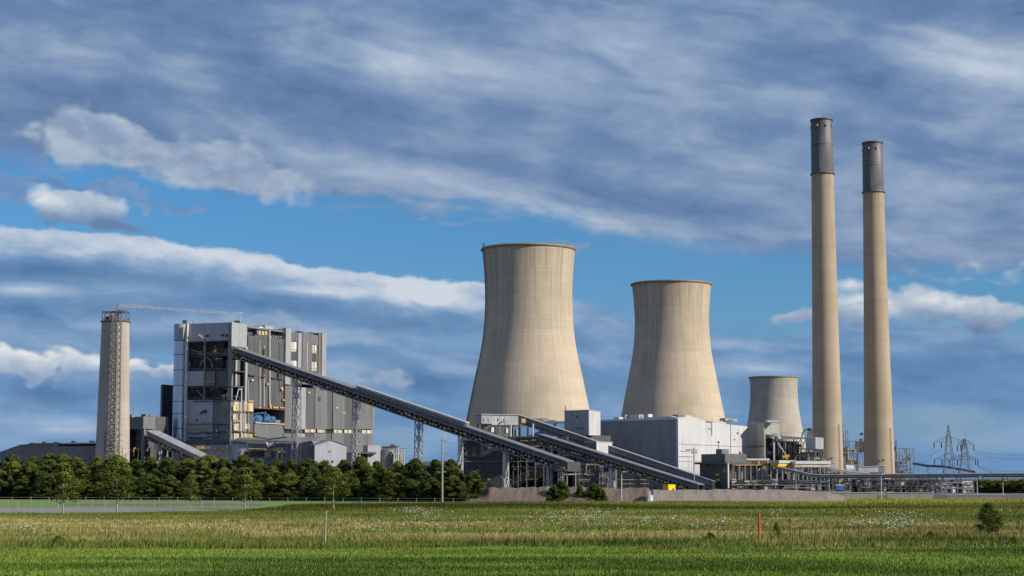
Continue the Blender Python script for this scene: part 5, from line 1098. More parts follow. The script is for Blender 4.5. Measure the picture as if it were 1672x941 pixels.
sheet('road', [(-250, 829.3), (150, 829.8), (400, 831.6), (405, 832.6), (300, 835.4), (150, 837.6), (-250, 840)], .008, 'asphalt_lt')
sheet('apron', [(105, 823), (430, 822.5), (430, 826.5), (105, 826.0)], .008, 'asphalt')
sheet('road_edge_line', [(-250, 829.7), (150, 830.15), (398, 831.9), (398, 832.05), (150, 830.35), (-250, 829.9)], .012, 'whitep')
sheet('yard', [(-400, 808), (2200, 808), (1750, 791), (-100, 791)], .004, 'asphalt')
sheet('dirt_patch', [(1560, 809), (1900, 809), (2000, 829), (1640, 829), (1590, 820)], .006, 'dirt')
# gravel bank in front of the plant
def bank(name, pts, Yf, Yb, mat, rough=.45):
    """pts: (photo column, photo row of the crest)"""
    mb = MB(); xs = np.linspace(pts[0][0], pts[-1][0], int(abs(pts[-1][0] - pts[0][0]) / 2.2)); ys = np.interp(xs, [p[0] for p in pts], [p[1] for p in pts]); nr = 11
    for px, py in zip(xs, ys):
        zc = max(.02, ZY(py, Yf + 5)); nz = (float(vnoise(np.array([px]), np.array([1.0]), 14, 61)[0]) - .5) * .5
        for k in range(nr):
            f = k / (nr - 1); Y = Yf + (Yb - Yf) * f; sh = min(1, f / .30, (1 - f) / .30); hz = float(vnoise(np.array([px * .35]), np.array([Y * 1.4]), 5.0, 62)[0]) - .5
            mb.v.append((GX(px, Y), Y, -.1 + (zc + .1) * sh * (1 + rough * (nz * .5 + hz * .8)) if 0 < k < nr - 1 else -.2))
    for i in range(len(xs) - 1):
        for j in range(nr - 1): a = i * nr + j; mb.face([a, a + nr, a + nr + 1, a + 1], None, rough < .1)
    return struct(name, mb, M[mat])
bank('gravel_bank', [(735, 818), (762, 812), (786, 806), (800, 797.6), (880, 797.0), (960, 797.8), (1000, 798.5), (1058, 799), (1064, 806), (1066, 819)], 304, 322, 'gravel')
bank('stone_bank', [(1058, 819), (1066, 800.8), (1180, 800.2), (1290, 801.0), (1330, 803), (1350, 805), (1380, 812)], 307, 330, 'gravel_lt', .22)
rd = sheet('service_road', [(1340, 803.0), (1700, 805), (1800, 807), (1340, 806)], .008, 'asphalt')
def wall(label, x0, x1, y0, y1, Y, mat='wallconc'):
    f = Face(x0, Y, x1, Y); t = thing('retaining_wall', label, 'wall', tuple(f.pt(f.L / 2, 0, 0)), 'low concrete walls')
    mb = MB(); f.box(mb, 0, f.L, -.5, 0, 0, f.uz(x0, y0)[1]); mb.build('wall', M[mat], t); mb = MB(); f.box(mb, -.1, f.L + .1, -.6, .1, f.uz(x0, y0)[1] + .005, f.uz(x0, y0)[1] + .12); mb.build('coping', M['rooflt'], t)
wall('longer low pale concrete wall in front of the two tall chimneys', 1335, 1431, 805.0, 817, 352)
wall('shorter low pale concrete wall right of the two tall chimneys', 1449, 1524, 805.5, 817, 352)
wall('low dark kerb-like wall at the edge of the yard, far right below the pylons', 1545, 1640, 809, 815, 350, 'gravel_lt')
t = thing('storm_drain', 'pale concrete culvert mouth where the gravel bank meets the stone bank', 'culvert', tuple(G(1061, 820)))
q_ = G(1061, 820.5); MB().lathe(q_.x, q_.y, [(.55, 0), (.55, 1.2), (.4, 1.2), (.4, 0)], 20, math.pi * 1.05, math.pi * 1.95).build('mouth', M['rooflt'], t); MB().hexa([P(1057, 821, 300), P(1060, 821, 300), P(1060, 821, 305), P(1057, 821, 305), P(1060, 803, 304), P(1063, 803, 304), P(1063, 803, 306), P(1060, 803, 306)]).build('wing_wall', M['pale'], t)
# coal bank and hills
M['coal'] = plain('coal', (.035, .050, .075), .4, .9, scale=.06)
M['hill'] = plain('hazed_far_hill', (.075, .115, .15), .25, .95, scale=.003); M['hill2'] = plain('far_field_ridge', (.10, .12, .075), .3, .95, scale=.004)  # the hill's bluish colour has distance haze mixed in
t = thing('storage_barn', 'long low dark shed roofs on the skyline at the far left, behind the hedge', 'shed', (GX(70, 900), 900, 0))
A_ = [(-60, 786), (-30, 760), (0, 738), (32, 726.5), (60, 723.8), (160, 722.5), (230, 722), (232, 786)]
mb = MB(); n = len(A_); mb.v = [tuple(P(x, y, 900)) for x, y in A_] + [tuple(P(x, y, 930)) for x, y in A_]; mb.v = [(x, y, max(z, 0)) for x, y, z in mb.v]
mb.face(list(range(n))[::-1]); mb.face(list(range(n, 2 * n)))
for i in range(n): j = (i + 1) % n; mb.face([i, j, n + j, n + i])
mb.build('body', M['coal'], t)
for x0, x1, y0 in ((46, 52, 723), (66, 71, 721), (85, 92, 722), (114, 119, 720), (144, 147, 719.5), (148, 152, 720.5)): 
    MB().box(GX(x0, 905), GX(x1, 905), 905, 909, ZY(725, 905), ZY(y0, 905)).build('roof_vent', M['steel_dk' if x0 != 66 else 'redsteel'], t)
MB().hexa([P(100, 725, 899), P(170, 724, 899), P(170, 724, 900), P(100, 725, 900), P(100, 723.6, 899), P(170, 722.4, 899), P(170, 722.4, 900), P(100, 723.6, 900)]).build('ridge_rail', M['steel_md'], t)
def ridge(name, pts, Y, dY, mat):
    mb = MB(); xs = np.linspace(pts[0][0], pts[-1][0], 90); ys = np.interp(xs, [p[0] for p in pts], [p[1] for p in pts]) + (vnoise(xs, xs * 0, 30, 5) - .5) * 3
    for x, y in zip(xs, ys): a = P(x, y, Y); mb.v += [(a.x, Y - dY, -1), (a.x, Y, max(a.z, 1)), (a.x, Y + dY, -1)]
    for i in range(len(xs) - 1):
        for j in (0, 1): a = i * 3 + j; mb.face([a, a + 3, a + 4, a + 1], None, True)
    return struct(name, mb, M[mat])
ridge('hills', [(-300, 770), (200, 776), (560, 770), (640, 762), (690, 753.5), (735, 751.5), (790, 756), (900, 765), (1000, 772), (1300, 782), (1700, 783), (2000, 779)], 6500, 900, 'hill')
ridge('far_fields', [(-300, 783), (300, 782), (620, 775), (700, 772), (760, 773), (900, 780), (1400, 783.5), (1560, 783.2), (1620, 781.5), (1700, 783), (2000, 781)], 3200, 300, 'hill2')
# ------------------------------------------------------------------ grass
M['blade'], g, b, tc = newmat('grass_blades'); at = g.node('ShaderNodeAttribute', attribute_name='tint'); geo = g.node('ShaderNodeNewGeometry')
g.link(at.outputs[0], b.inputs['Base Color']); b.inputs['Roughness'].default_value = .85; b.inputs['Specular IOR Level'].default_value = 0.05
vm = g.node('ShaderNodeVectorMath', operation='SCALE'); g.link(geo.outputs['Normal'], vm.inputs[0]); vm.inputs['Scale'].default_value = .75
va = g.node('ShaderNodeVectorMath', operation='ADD'); g.link(vm.outputs[0], va.inputs[0]); va.inputs[1].default_value = (0, 0, .8)
vn = g.node('ShaderNodeVectorMath', operation='NORMALIZE'); g.link(va.outputs[0], vn.inputs[0]); g.link(vn.outputs[0], b.inputs['Normal'])
def tri_mesh(name, V, C, mat, vpf=3):
    nv = len(V); me = bpy.data.meshes.new(name); me.vertices.add(nv); me.vertices.foreach_set('co', V.astype(np.float32).ravel())
    nf = nv // vpf; me.loops.add(nv); me.polygons.add(nf); me.loops.foreach_set('vertex_index', np.arange(nv, dtype=np.int32)); me.polygons.foreach_set('loop_start', np.arange(nf, dtype=np.int32) * vpf); me.update(calc_edges=True)
    ca = me.color_attributes.new('tint', 'FLOAT_COLOR', 'POINT'); ca.data.foreach_set('color', np.concatenate([C, np.ones((nv, 1))], 1).astype(np.float32).ravel()); me.materials.append(mat); return me
def blades(n, Ya, Yb, h, w, pal, name, seed, hmask=None, label=None, dens=None, lean=.5):
    r = np.random.default_rng(seed); Y = np.sqrt(r.random(n) * (Yb**2 - Ya**2) + Ya**2); X = (r.random(n) * 2 - 1) * (Y * .315 + 16)
    if dens is not None: k = r.random(n) < dens(X, Y); X, Y = X[k], Y[k]; n = len(X)
    a = r.random(n) * 2 * math.pi; hh = h(X, Y) * r.uniform(.55, 1.25, n); ww = w * r.uniform(.6, 1.3, n) * (Y / Ya) ** .4
    dx, dy = np.cos(a) * ww / 2, np.sin(a) * ww / 2; la = r.random(n) * 2 * math.pi; ll = hh * lean * r.random(n)
    V = np.zeros((n, 3, 3)); V[:, 0] = np.stack([X - dx, Y - dy, np.zeros(n)], 1); V[:, 1] = np.stack([X + dx, Y + dy, np.zeros(n)], 1); V[:, 2] = np.stack([X + np.cos(la) * ll + .1 * hh, Y + np.sin(la) * ll, hh], 1)
    c = pal(X, Y, r) * r.uniform(.72, 1.28, (n, 1)); C = np.repeat(c[:, None, :], 3, 1); C[:, :2] *= .55; C[:, 2] *= 1.15
    me = tri_mesh(name, V.reshape(-1, 3), C.reshape(-1, 3).clip(0, 1), M['blade']); o = bpy.data.objects.new(name, me); COL.objects.link(o); o['kind'] = 'stuff'; o['label'] = label; o['category'] = 'grass'; return o
def lerp(a, b, t): return np.array(a)[None] * (1 - t[:, None]) + np.array(b)[None] * t[:, None]
def ss(x, a, b): t = ((x - a) / (b - a)).clip(0, 1); return t * t * (3 - 2 * t)
def bound(X, Y): return 94 + 7 * (vnoise(X, X * 0, 9, 3) - .5) + (X / 60) * 2 + 9 * (vnoise(X, Y, 2.4, 4) - .5) + 6 * (vnoise(X, Y, .7, 5) - .5)
def pal_mown(X, Y, r):
    t = vnoise(X * .35, Y, 3.0, 11); u = vnoise(X * .4, Y, 11.0, 12); c = lerp((.070, .132, .020), (.215, .318, .052), ss(t * .55 + u * .45, .32, .68)); y = r.random(len(X)) < .03; c[y] = (.38, .36, .12); return c
def pal_dry(X, Y, r):
    t = vnoise(X * .25, Y * .55, 7.0, 21, 4); u = vnoise(X * .5, Y, 2.5, 22); d = ss(t * .65 + u * .35, .38, .66) * (1 - ss(Y, 145, 185)); c = lerp((.155, .200, .038), (.58, .46, .19), d * (.45 + .55 * r.random(len(X))))
    dk = ss(vnoise(X * .3, Y * .8, 4.0, 23), .60, .76); return c * (1 - .45 * dk[:, None])
def pal_far(X, Y, r):
    t = vnoise(X * .25, Y * .4, 16, 31, 4); u = vnoise(X * .25, Y * .35, 8.0, 32, 4); c = lerp((.085, .110, .022), (.27, .28, .065), ss(t, .40, .70)); dk = ss(u, .52, .68) * (X > -200)
    yb = ss(Y, 215, 290)[:, None] * ss(X, 5, 40)[:, None]; c = c * (1 - yb * .75) + np.array([[.34, .40, .06]]) * yb * .75; return c * (1 - .42 * dk[:, None])
def d_far(X, Y):
    px = X / Y * F + 836; row = 786 + EYE * F / Y; edge_row = np.interp(px, [-300, 0, 150, 300, 405, 480, 640, 785, 1300, 1400, 1700], [840, 838.8, 837.4, 835.2, 832.4, 824, 822, 820, 818, 815.5, 815.5]); return (row > edge_row + 1.0) * 1.0
blades(620000, 52, 106, lambda X, Y: .09 + .11 * vnoise(X, Y, 2, 41), .04, pal_mown, 'mown_grass', 1, dens=lambda X, Y: (Y < bound(X, Y)) * 1.0, label='short bright green grass along the very front of the field')
blades(460000, 84, 205, lambda X, Y: (.14 + .50 * vnoise(X * .5, Y, 4, 42, 4) ** 1.5) * (1 - .4 * ss(Y, 160, 205)), .05, pal_dry, 'meadow_grass', 2, dens=lambda X, Y: (Y > bound(X, Y)) * d_far(X, Y), label='taller dry straw and green meadow grass across the middle of the field', lean=.7)
onroad = lambda X, Y: np.where((X < -28) & (Y > 190 + (X + 28) * -.0), 0.0, 1.0)
blades(380000, 150, 356, lambda X, Y: (.14 + .50 * vnoise(X * .3, Y * .5, 7, 43, 4) ** 1.8) * (1 - .60 * ss(Y, 160, 185) * (X < 0) * (Y < 210)), .075, pal_far, 'rough_grass', 3, dens=d_far, label='rough darker green grass and scrub rising to the foot of the gravel bank', lean=.7)
# scattered white umbels and yellow flowers
FP = [(680, 842, 42, 5, 380), (700, 850, 40, 4, 120), (960, 846, 60, 6, 300), (940, 858, 110, 8, 600), (1040, 862, 100, 10, 420), (1210, 862, 60, 8, 120), (1450, 866, 90, 9, 900), (1470, 850, 50, 5, 300), (1620, 850, 25, 6, 110), (1262, 848, 10, 4, 60), (1275, 846, 6, 3, 40), (40, 874, 60, 6, 330), (580, 876, 70, 8, 250), (740, 866, 110, 9, 260), (380, 870, 90, 10, 140), (200, 872, 150, 14, 160), (1000, 872, 300, 14, 260), (460, 872, 400, 14, 240), (1180, 870, 100, 10, 180)]
r = np.random.default_rng(9); V = []; C = []
for px, py, rx, ry, n in FP:
    for k in range(int(n * .36)):
        x = px + r.normal() * rx * .5; y = min(885, py + r.normal() * ry * .5); q = G(x, max(836, y)); hgt = r.uniform(.35, .85); s = r.uniform(.03, .065) * (q.y / 100) ** .4
        big = r.random() < .82
        for j in range(3):
            a = r.random() * 6.28; ox, oy = r.normal() * .07, r.normal() * .07; z = hgt + r.normal() * .03
            V += [(q.x + ox - s * math.cos(a), q.y + oy - s * math.sin(a), z), (q.x + ox + s * math.cos(a), q.y + oy + s * math.sin(a), z + r.normal() * .02), (q.x + ox - s * math.sin(a) * .9, q.y + oy + s * math.cos(a) * .9, z + s * r.uniform(.2, .9))]
            C += [(.74, .73, .62) if big else (.62, .56, .16)] * 3
        V += [(q.x - .012, q.y, 0), (q.x + .012, q.y, 0), (q.x, q.y, hgt)]; C += [(.10, .15, .04)] * 3
me = tri_mesh('wildflowers', np.array(V), np.array(C), M['blade']); o = bpy.data.objects.new('wildflowers', me); COL.objects.link(o); o['kind'] = 'stuff'; o['label'] = 'drifts of small white and yellow wildflowers in the meadow grass'; o['category'] = 'flowers'
# ------------------------------------------------------------------ trees
M['leaf'], g, b, tc = newmat('leaves'); at = g.node('ShaderNodeAttribute', attribute_name='tint'); oi = g.node('ShaderNodeObjectInfo')
cv = g.mix(g.maprange(V_(g, oi.outputs['Random']), 0, 1, 0, 1, False), (.66, .74, .80), (1.38, 1.24, .95)); g.put(b.inputs['Base Color'], g.mix(1.0, V_(g, at.outputs[0]), cv, 'MULTIPLY')); b.inputs['Roughness'].default_value = .7; b.inputs['Specular IOR Level'].default_value = 0.12
tl = g.node('ShaderNodeBsdfTranslucent'); g.put(tl.inputs[0], g.mix(1.0, V_(g, at.outputs[0]), (1.3, 1.4, .6), 'MULTIPLY')); mxs = g.node('ShaderNodeMixShader'); mxs.inputs[0].default_value = .32
g.link(b.outputs[0], mxs.inputs[1]); g.link(tl.outputs[0], mxs.inputs[2]); out = [n for n in g.nt.nodes if n.type == 'OUTPUT_MATERIAL'][0]; g.link(mxs.outputs[0], out.inputs[0])
M['bark'] = plain('bark', (.17, .14, .11), .3, .9, scale=5); M['bark_pale'] = plain('pale_bark', (.34, .31, .25), .3, .9, scale=5)
def crown_mesh(seed, H, W, zlo, nclump, nleaf, leaf, dark, light, top=.75, core=True, rcl=(.45, 1.0)):
    r = np.random.default_rng(seed); Vs = []; Cs = []
    for k in range(nclump):
        f = (k + r.random()) / nclump; z = zlo + (H - zlo) * (f ** .9); q = (z - zlo) / (H - zlo)
        prof = W / 2 * (math.sin(math.pi * min(1, .18 + q * .84) ** top) ** .75) if q < 1 else .1
        a = r.random() * 6.283; rad = prof * (r.random() ** .35) * r.uniform(.75, 1.0); cr = r.uniform(*rcl) * (1 - .35 * q); c0 = np.array([rad * math.cos(a), rad * math.sin(a), min(z, H - cr * .6)])
        n = int(nleaf * r.uniform(.6, 1.4)); d = r.normal(size=(n, 3)); d /= np.linalg.norm(d, axis=1)[:, None]; d[:, 2] = np.abs(d[:, 2]) * np.where(r.random(n) < .75, 1, -1)
        rr = cr * r.uniform(.45, 1.30, n)[:, None]; P0 = c0 + d * rr * np.array([1.1, 1.1, .8]); outw = d + .55 * r.normal(size=(n, 3)) + np.array([0, 0, .25]); outw /= np.linalg.norm(outw, axis=1)[:, None]
        t1 = np.cross(outw, r.normal(size=(n, 3))); t1 /= np.linalg.norm(t1, axis=1)[:, None]; t2 = np.cross(outw, t1); s = leaf * r.uniform(.6, 1.3, n)[:, None]
        quad = np.stack([P0 - t1 * s * .5, P0 + t2 * s * .35, P0 + t1 * s * .5, P0 - t2 * s * .35], 1); Vs.append(quad.reshape(-1, 3))
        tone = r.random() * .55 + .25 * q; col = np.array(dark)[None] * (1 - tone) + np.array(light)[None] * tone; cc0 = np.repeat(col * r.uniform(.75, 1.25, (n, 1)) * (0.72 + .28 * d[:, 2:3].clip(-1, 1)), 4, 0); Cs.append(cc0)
    if core:
        for k in range(int(nclump * .5)):
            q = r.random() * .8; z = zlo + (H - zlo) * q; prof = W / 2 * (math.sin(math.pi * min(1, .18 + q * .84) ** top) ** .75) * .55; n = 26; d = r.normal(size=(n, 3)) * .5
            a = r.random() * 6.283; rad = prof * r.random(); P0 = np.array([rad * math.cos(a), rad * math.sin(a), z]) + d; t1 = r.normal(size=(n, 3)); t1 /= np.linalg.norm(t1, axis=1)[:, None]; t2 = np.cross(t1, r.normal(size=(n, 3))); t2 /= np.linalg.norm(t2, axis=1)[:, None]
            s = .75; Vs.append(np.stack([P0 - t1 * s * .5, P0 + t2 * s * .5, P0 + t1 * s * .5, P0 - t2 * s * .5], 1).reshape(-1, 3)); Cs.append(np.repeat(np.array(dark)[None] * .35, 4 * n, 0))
    return tri_mesh('crown', np.concatenate(Vs), np.concatenate(Cs).clip(0, 1), M['leaf'], 4)
def tree_proto(name, seed, H, W, zlo, bark, nclump, nleaf, leaf, dark, light, trunk_r=.16, limbs=6, **k):
    rs = random.Random(seed); t = bpy.data.objects.new(name, None); COL.objects.link(t); ORG[t.name] = Vector((0, 0, 0))
    me = crown_mesh(seed, H, W, zlo, nclump, nleaf, leaf, dark, light, **k); o = bpy.data.objects.new('crown', me); COL.objects.link(o); o.parent = t
    mb = MB(); p = Vector((0, 0, 0)); r0 = trunk_r
    for s in range(5):
        q = Vector((rs.uniform(-.14, .14) * (s > 0), rs.uniform(-.14, .14), H * .17 * (s + 1))); mb.tube(p, q, r0, 8, r0 * .78); 
        if s >= 1:
            for j in range(limbs // 3 + 1):
                a = rs.random() * 6.28; l = W * rs.uniform(.22, .42); mb.tube(q, q + Vector((math.cos(a) * l, math.sin(a) * l, l * rs.uniform(.5, 1.1))), r0 * .42, 5, r0 * .12)
        p = q; r0 *= .78
    mb.build('trunk', bark, t); return t
GD, GL = (.050, .078, .018), (.270, .330, .080)
protos = []
for i in range(7):
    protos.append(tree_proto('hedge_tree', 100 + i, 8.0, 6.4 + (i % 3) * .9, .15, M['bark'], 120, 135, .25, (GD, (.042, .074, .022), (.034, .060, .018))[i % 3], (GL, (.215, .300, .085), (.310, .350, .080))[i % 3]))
young = [tree_proto('young_tree', 200 + i, 5.6, 3.0, 1.6, M['bark_pale'], 34, 85, .21, (.08, .115, .025), (.30, .33, .08), .09, 9, core=False, rcl=(.4, .75)) for i in range(2)]
shrubp = tree_proto('dark_shrub', 300, 2.0, 1.75, .40, M['bark'], 90, 62, .085, (.040, .065, .018), (.17, .22, .055), .04, 6, rcl=(.14, .34), core=False)
weedp = tree_proto('weed_clump', 301, 2.0, 2.2, .02, M['bark'], 60, 80, .12, (.10, .14, .03), (.24, .31, .08), .02, 3, rcl=(.15, .4), core=False)
def place(proto, name, label, cat, group, x, Y, Hwant, Hbase, rz, sxy=1.0, first=False):
    c = copy_tree(proto, (x, Y, 0), label, rz, (Hwant / Hbase * sxy, Hwant / Hbase * sxy, Hwant / Hbase)); c.name = name; c['category'] = cat
    if group: c['group'] = group
    return c
LM = [(-60, 'at the far left edge of the hedge'), (40, 'below the dark coal shed roofs'), (90, 'behind the leftmost young tree'), (130, 'just left of the round stack'), (180, 'directly below the round stack'), (225, 'below the low junction house'), (262, 'below the top of the short conveyor'), (300, 'below the silver stair tower'),
      (345, 'below the torn front of the boiler house'), (395, 'below the near corner of the boiler house'), (440, 'below the opening with blue machinery'), (485, 'below the leftmost conveyor trestle'), (535, 'below the pale gabled shed'), (582, 'below the second conveyor trestle'), (630, 'below the round storage tank'), (684, 'below the third conveyor trestle'), (722, 'beside the tall utility pole'), (752, 'below the left edge of the tallest cooling tower'), (790, 'at the right end of the hedge')]
def lm(px): return min(LM, key=lambda a: abs(a[0] - px))[1]
seen = {}
def ulabel(base, px):
    s = base + ' ' + lm(px); seen[s] = seen.get(s, 0) + 1; return s
kinds = ['broad', 'slim', 'rounded', 'ragged', 'bushy', 'leaning', 'dense']
rows = []
k = 0; px = -75
while px < 775:
    Yh = np.interp(px, [-60, 0, 785], [368, 362, 308]); topy = np.interp(px, [0, 100, 300, 500, 640, 785], [752, 750, 753, 755, 757, 763]) + rnd(-9, 7); rows.append((px, Yh + rnd(-1.5, 1.5), topy + 9, 'front')); px += rnd(21, 35)
px = -65
while px < 765:
    Yh = np.interp(px, [-60, 0, 785], [377, 371, 316]); topy = np.interp(px, [0, 100, 300, 500, 640, 785], [746, 743, 749, 746, 751, 757]) + rnd(-7, 6); rows.append((px, Yh + rnd(-1.5, 1.5), topy, 'back')); px += rnd(22, 34)
used = set()
for px, Y, ty, row in rows:
    pi = random.randrange(7); H = ZY(ty, Y)
    for tone in ('', 'tall ', 'low ', 'small ', 'wide ', 'dark ', 'lush '):
        lab = '%s%s tree in the %s hedge row, %s' % (tone, kinds[pi], row, lm(px))
        if lab not in used: used.add(lab); break
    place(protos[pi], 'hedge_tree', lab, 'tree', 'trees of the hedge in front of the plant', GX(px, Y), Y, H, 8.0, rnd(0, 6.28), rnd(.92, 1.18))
px = -70
while px < 770:
    Yh = np.interp(px, [-60, 0, 785], [362, 356, 303]); pi = random.randrange(7)
    for tone in ('low', 'small', 'broad', 'rounded', 'leafy'):
        lab = '%s bush at the hedge foot, %s' % (tone, lm(px))
        if lab not in used: used.add(lab); break
    place(protos[pi], 'hedge_bush', lab, 'bush', 'bushes along the foot of the hedge', GX(px, Yh), Yh + rnd(-1, 1), rnd(2.8, 5.0), 8.0, rnd(0, 6.28), rnd(1.2, 1.6)); px += rnd(22, 40)
for (px, by, ty, pi, lab, sx) in ((103, 841, 757, 0, 'young pale-stemmed tree beside the road, leftmost of the young trees', .95), (191, 839, 750, 1, 'young yellowish-green tree in front of the round stack', 1.0), (400, 832.5, 764, 0, 'young rounded light green tree at the right end of the road', 1.15), (545, 832.5, 763, 1, 'young light green tree in front of the pale gabled shed', 1.0), (311, 834, 776, 1, 'faint small young tree between the round stack and the boiler house', .8)):
    q = G(px, by); place(young[pi], 'young_tree', lab, 'tree', 'young trees on the verge', q.x, q.y, ZY(ty, q.y), 5.6, rnd(0, 6), sx * 1.3)
for (px, by, ty, pi, lab, sx) in ((917, 820, 785, 1, 'larger dark round bush on the gravel bank, with three smaller ones on its right', 1.15), (905, 821, 793, 4, 'low bush spreading at the left foot of the larger dark round bush', 1.2), (947, 820, 792, 3, 'greyish thin bush between the two dark bushes on the gravel bank', .8), (969, 820, 789, 2, 'smaller dark green bush at the right of the bush group', 1.05), (980, 820.5, 796, 5, 'lowest bush at the right end of the bush group', 1.0)):
    q = G(px, by); place(protos[pi], 'bush', lab, 'bush', 'bushes on the gravel bank', q.x, q.y, ZY(ty, q.y), 8.0, rnd(0, 6), sx * 1.05)
q = G(1615, 880); place(shrubp, 'dark_shrub', 'solitary dark round shrub standing in the meadow at the far right', 'shrub', None, q.x, q.y, ZY(822, q.y), 2.0, 1.0, .88)
q = G(1268, 880); place(weedp, 'weedy_sapling', 'small weedy sapling between the orange post and the rusty metal frame', 'sapling', None, q.x, q.y, ZY(853, q.y), 2.0, 2.0, .5)
for (px, by, hh_, lab) in ((1160, 886, .55, 'low leafy tuft of weeds in the meadow left of the orange post'), (1519, 880, .45, 'small dark weed clump in the meadow right of the white flower drift'), (95, 888, .45, 'dark tuft of weeds at the left of the meadow, below the leftmost young tree')):
    q = G(px, by); place(weedp, 'weed_clump', lab, 'weed', 'weed clumps', q.x, q.y, hh_, 2.0, rnd(0, 6), 1.5)
# trees behind the yard at the right
rt_n = [(1505, 788, 786), (1600, 784, 560), (1613, 783.5, 540), (1628, 784.5, 550), (1640, 783, 535), (1654, 784, 545), (1668, 783, 530), (1684, 784, 540), (1700, 783, 535), (1590, 786, 620), (1575, 786, 700), (1520, 786.5, 760), (1540, 786, 740), (1490, 787, 800), (1470, 787.5, 810)]
pl = ['left end of the belt', 'second from its left end', 'third from its left end', 'middle of the belt', 'just right of the middle', 'near the picture edge', 'at the picture edge', 'past the picture edge', 'beyond the picture edge', 'just right of the shorter pylon', 'at the foot of the shorter pylon', 'left of the taller pylon', 'at the foot of the taller pylon', 'right of the chimney pipework', 'beside the chimney pipework']
order = [13, 0, 1, 2, 3, 4, 5, 6, 7, 9, 10, 11, 12, 8, 14]
for (px, ty, Y), li in zip(rt_n, order):
    place(protos[random.randrange(7)], 'distant_tree', 'small dark tree in the belt beyond the yard, ' + pl[li], 'tree', 'tree belt at the right', GX(px, Y), Y, max(3.6, ZY(ty, Y)), 8.0, rnd(0, 6), 2.0)
for p_ in protos + young + [shrubp, weedp]:
    for ch in list(p_.children): bpy.data.objects.remove(ch)
    bpy.data.objects.remove(p_)
# ------------------------------------------------------------------ posts, poles, small things
def post(name, label, cat, px, ytop, ybot, r, mat, n=8, lean=0.0):
    q = G(px, ybot); z = ZY(ytop, q.y); mb = MB(); p = Vector((q.x, q.y, -.1)); 
    for k in range(4): a = Vector((q.x + lean * k / 4, q.y, z * k / 4)); b_ = Vector((q.x + lean * (k + 1) / 4 , q.y, z * (k + 1) / 4)); mb.tube(a, b_, r * (1 - .05 * k), n, r * (1 - .05 * (k + 1)))
    o = mb.build(name, M[mat]); o['label'] = label; o['category'] = cat; return o
post('wooden_post', 'thin weathered pale wooden post standing alone in the meadow, left of centre', 'post', 530.5, 834, 888, .055, 'wood', lean=.05)
post('orange_post', 'upright orange-painted marker post in the meadow, right of centre', 'post', 1240, 838, 882, .085, 'orange', 12)
# rusty frame
q = G(1290, 886); t = thing('rusty_frame', 'low rusty metal gate frame in the meadow right of the orange post', 'frame', tuple(q)); q2 = G(1306, 882)
z1 = ZY(846, q.y); z2 = ZY(858, q2.y)
MB().bar(q, (q.x + .02, q.y, z1), .07).build('upright', M['rust'], t); MB().bar(q2, (q2.x, q2.y, z2), .07).build('upright', M['rust'], t)
MB().bar((q.x - .03, q.y, z2), (q2.x + .05, q2.y, z2 - .04), .07).build('crossbar', M['rust'], t); MB().box(q.x - .09, q.x + .09, q.y - .05, q.y + .05, z1 - .28, z1 - .06).build('plate', M['rust'], t)
# utility pole
q = G(722, 822.5); t = thing('utility_pole', 'tall pale wooden utility pole with short cross arms, at the right end of the hedge', 'utility pole', tuple(q)); zt_ = ZY(714, q.y)
MB().tube((q.x, q.y, 0), (q.x, q.y, zt_), .17, 10, .11).build('pole', M['wood'], t)
for y_, w in ((719, .6), (740, .9), (771, .6)): z = ZY(y_, q.y); MB().bar((q.x - w, q.y, z), (q.x + w, q.y, z), .1).build('cross_arm', M['wood'], t)
ends = [(P(640, y, 420), P(756, y2, 640)) for y, y2 in ((727, 722), (738, 736), (741, 744), (745, 748))]
for k, y_ in enumerate((719, 740, 741, 771)):
    z = ZY(y_, q.y); a = Vector((q.x, q.y, z)); wire('thin overhead wire from the utility pole to the dark coal house', a, P(760, 722 + 9 * k, 700), .8)
def lamp_post(label, px, ytop, ybot, arm=.8, Y=None):
    q = G(px, ybot) if Y is None else Vector((GX(px, Y), Y, 0)); z = ZY(ytop, q.y); t = thing('lamp_post', label, 'lamp post', tuple(q), 'lamp posts')
    MB().tube((q.x, q.y, 0), (q.x, q.y, z), .10, 8, .06).build('pole', M['steel_lt'], t); MB().bar((q.x, q.y, z), (q.x + arm, q.y - .2, z + .15), .09).build('arm', M['steel_lt'], t); MB().box(q.x + arm - .25, q.x + arm + .3, q.y - .35, q.y - .05, z + .08, z + .22).build('lamp', M['rooflt'], t)
lamp_post('thin pale lamp post in front of the gravel bank, right of the dark bushes', 1015, 772, 820.5, .4)
lamp_post('thin grey lamp post in front of the gap between the low concrete walls', 1439.5, 776, 818, .3)
lamp_post('lamp post in front of the white side of the turbine hall', 1134, 727, 0, 1.0, 670)
lamp_post('pale lamp post among the pipes left of the chimney foot', 1300, 745, 0, .8, 662)
lamp_post('pale lamp post on the yard at the far right edge', 1638, 786, 0, .6, 420)
lamp_post('slanting pale lamp post at the right foot of the shorter pylon', 1596, 780, 0, .6, 430)
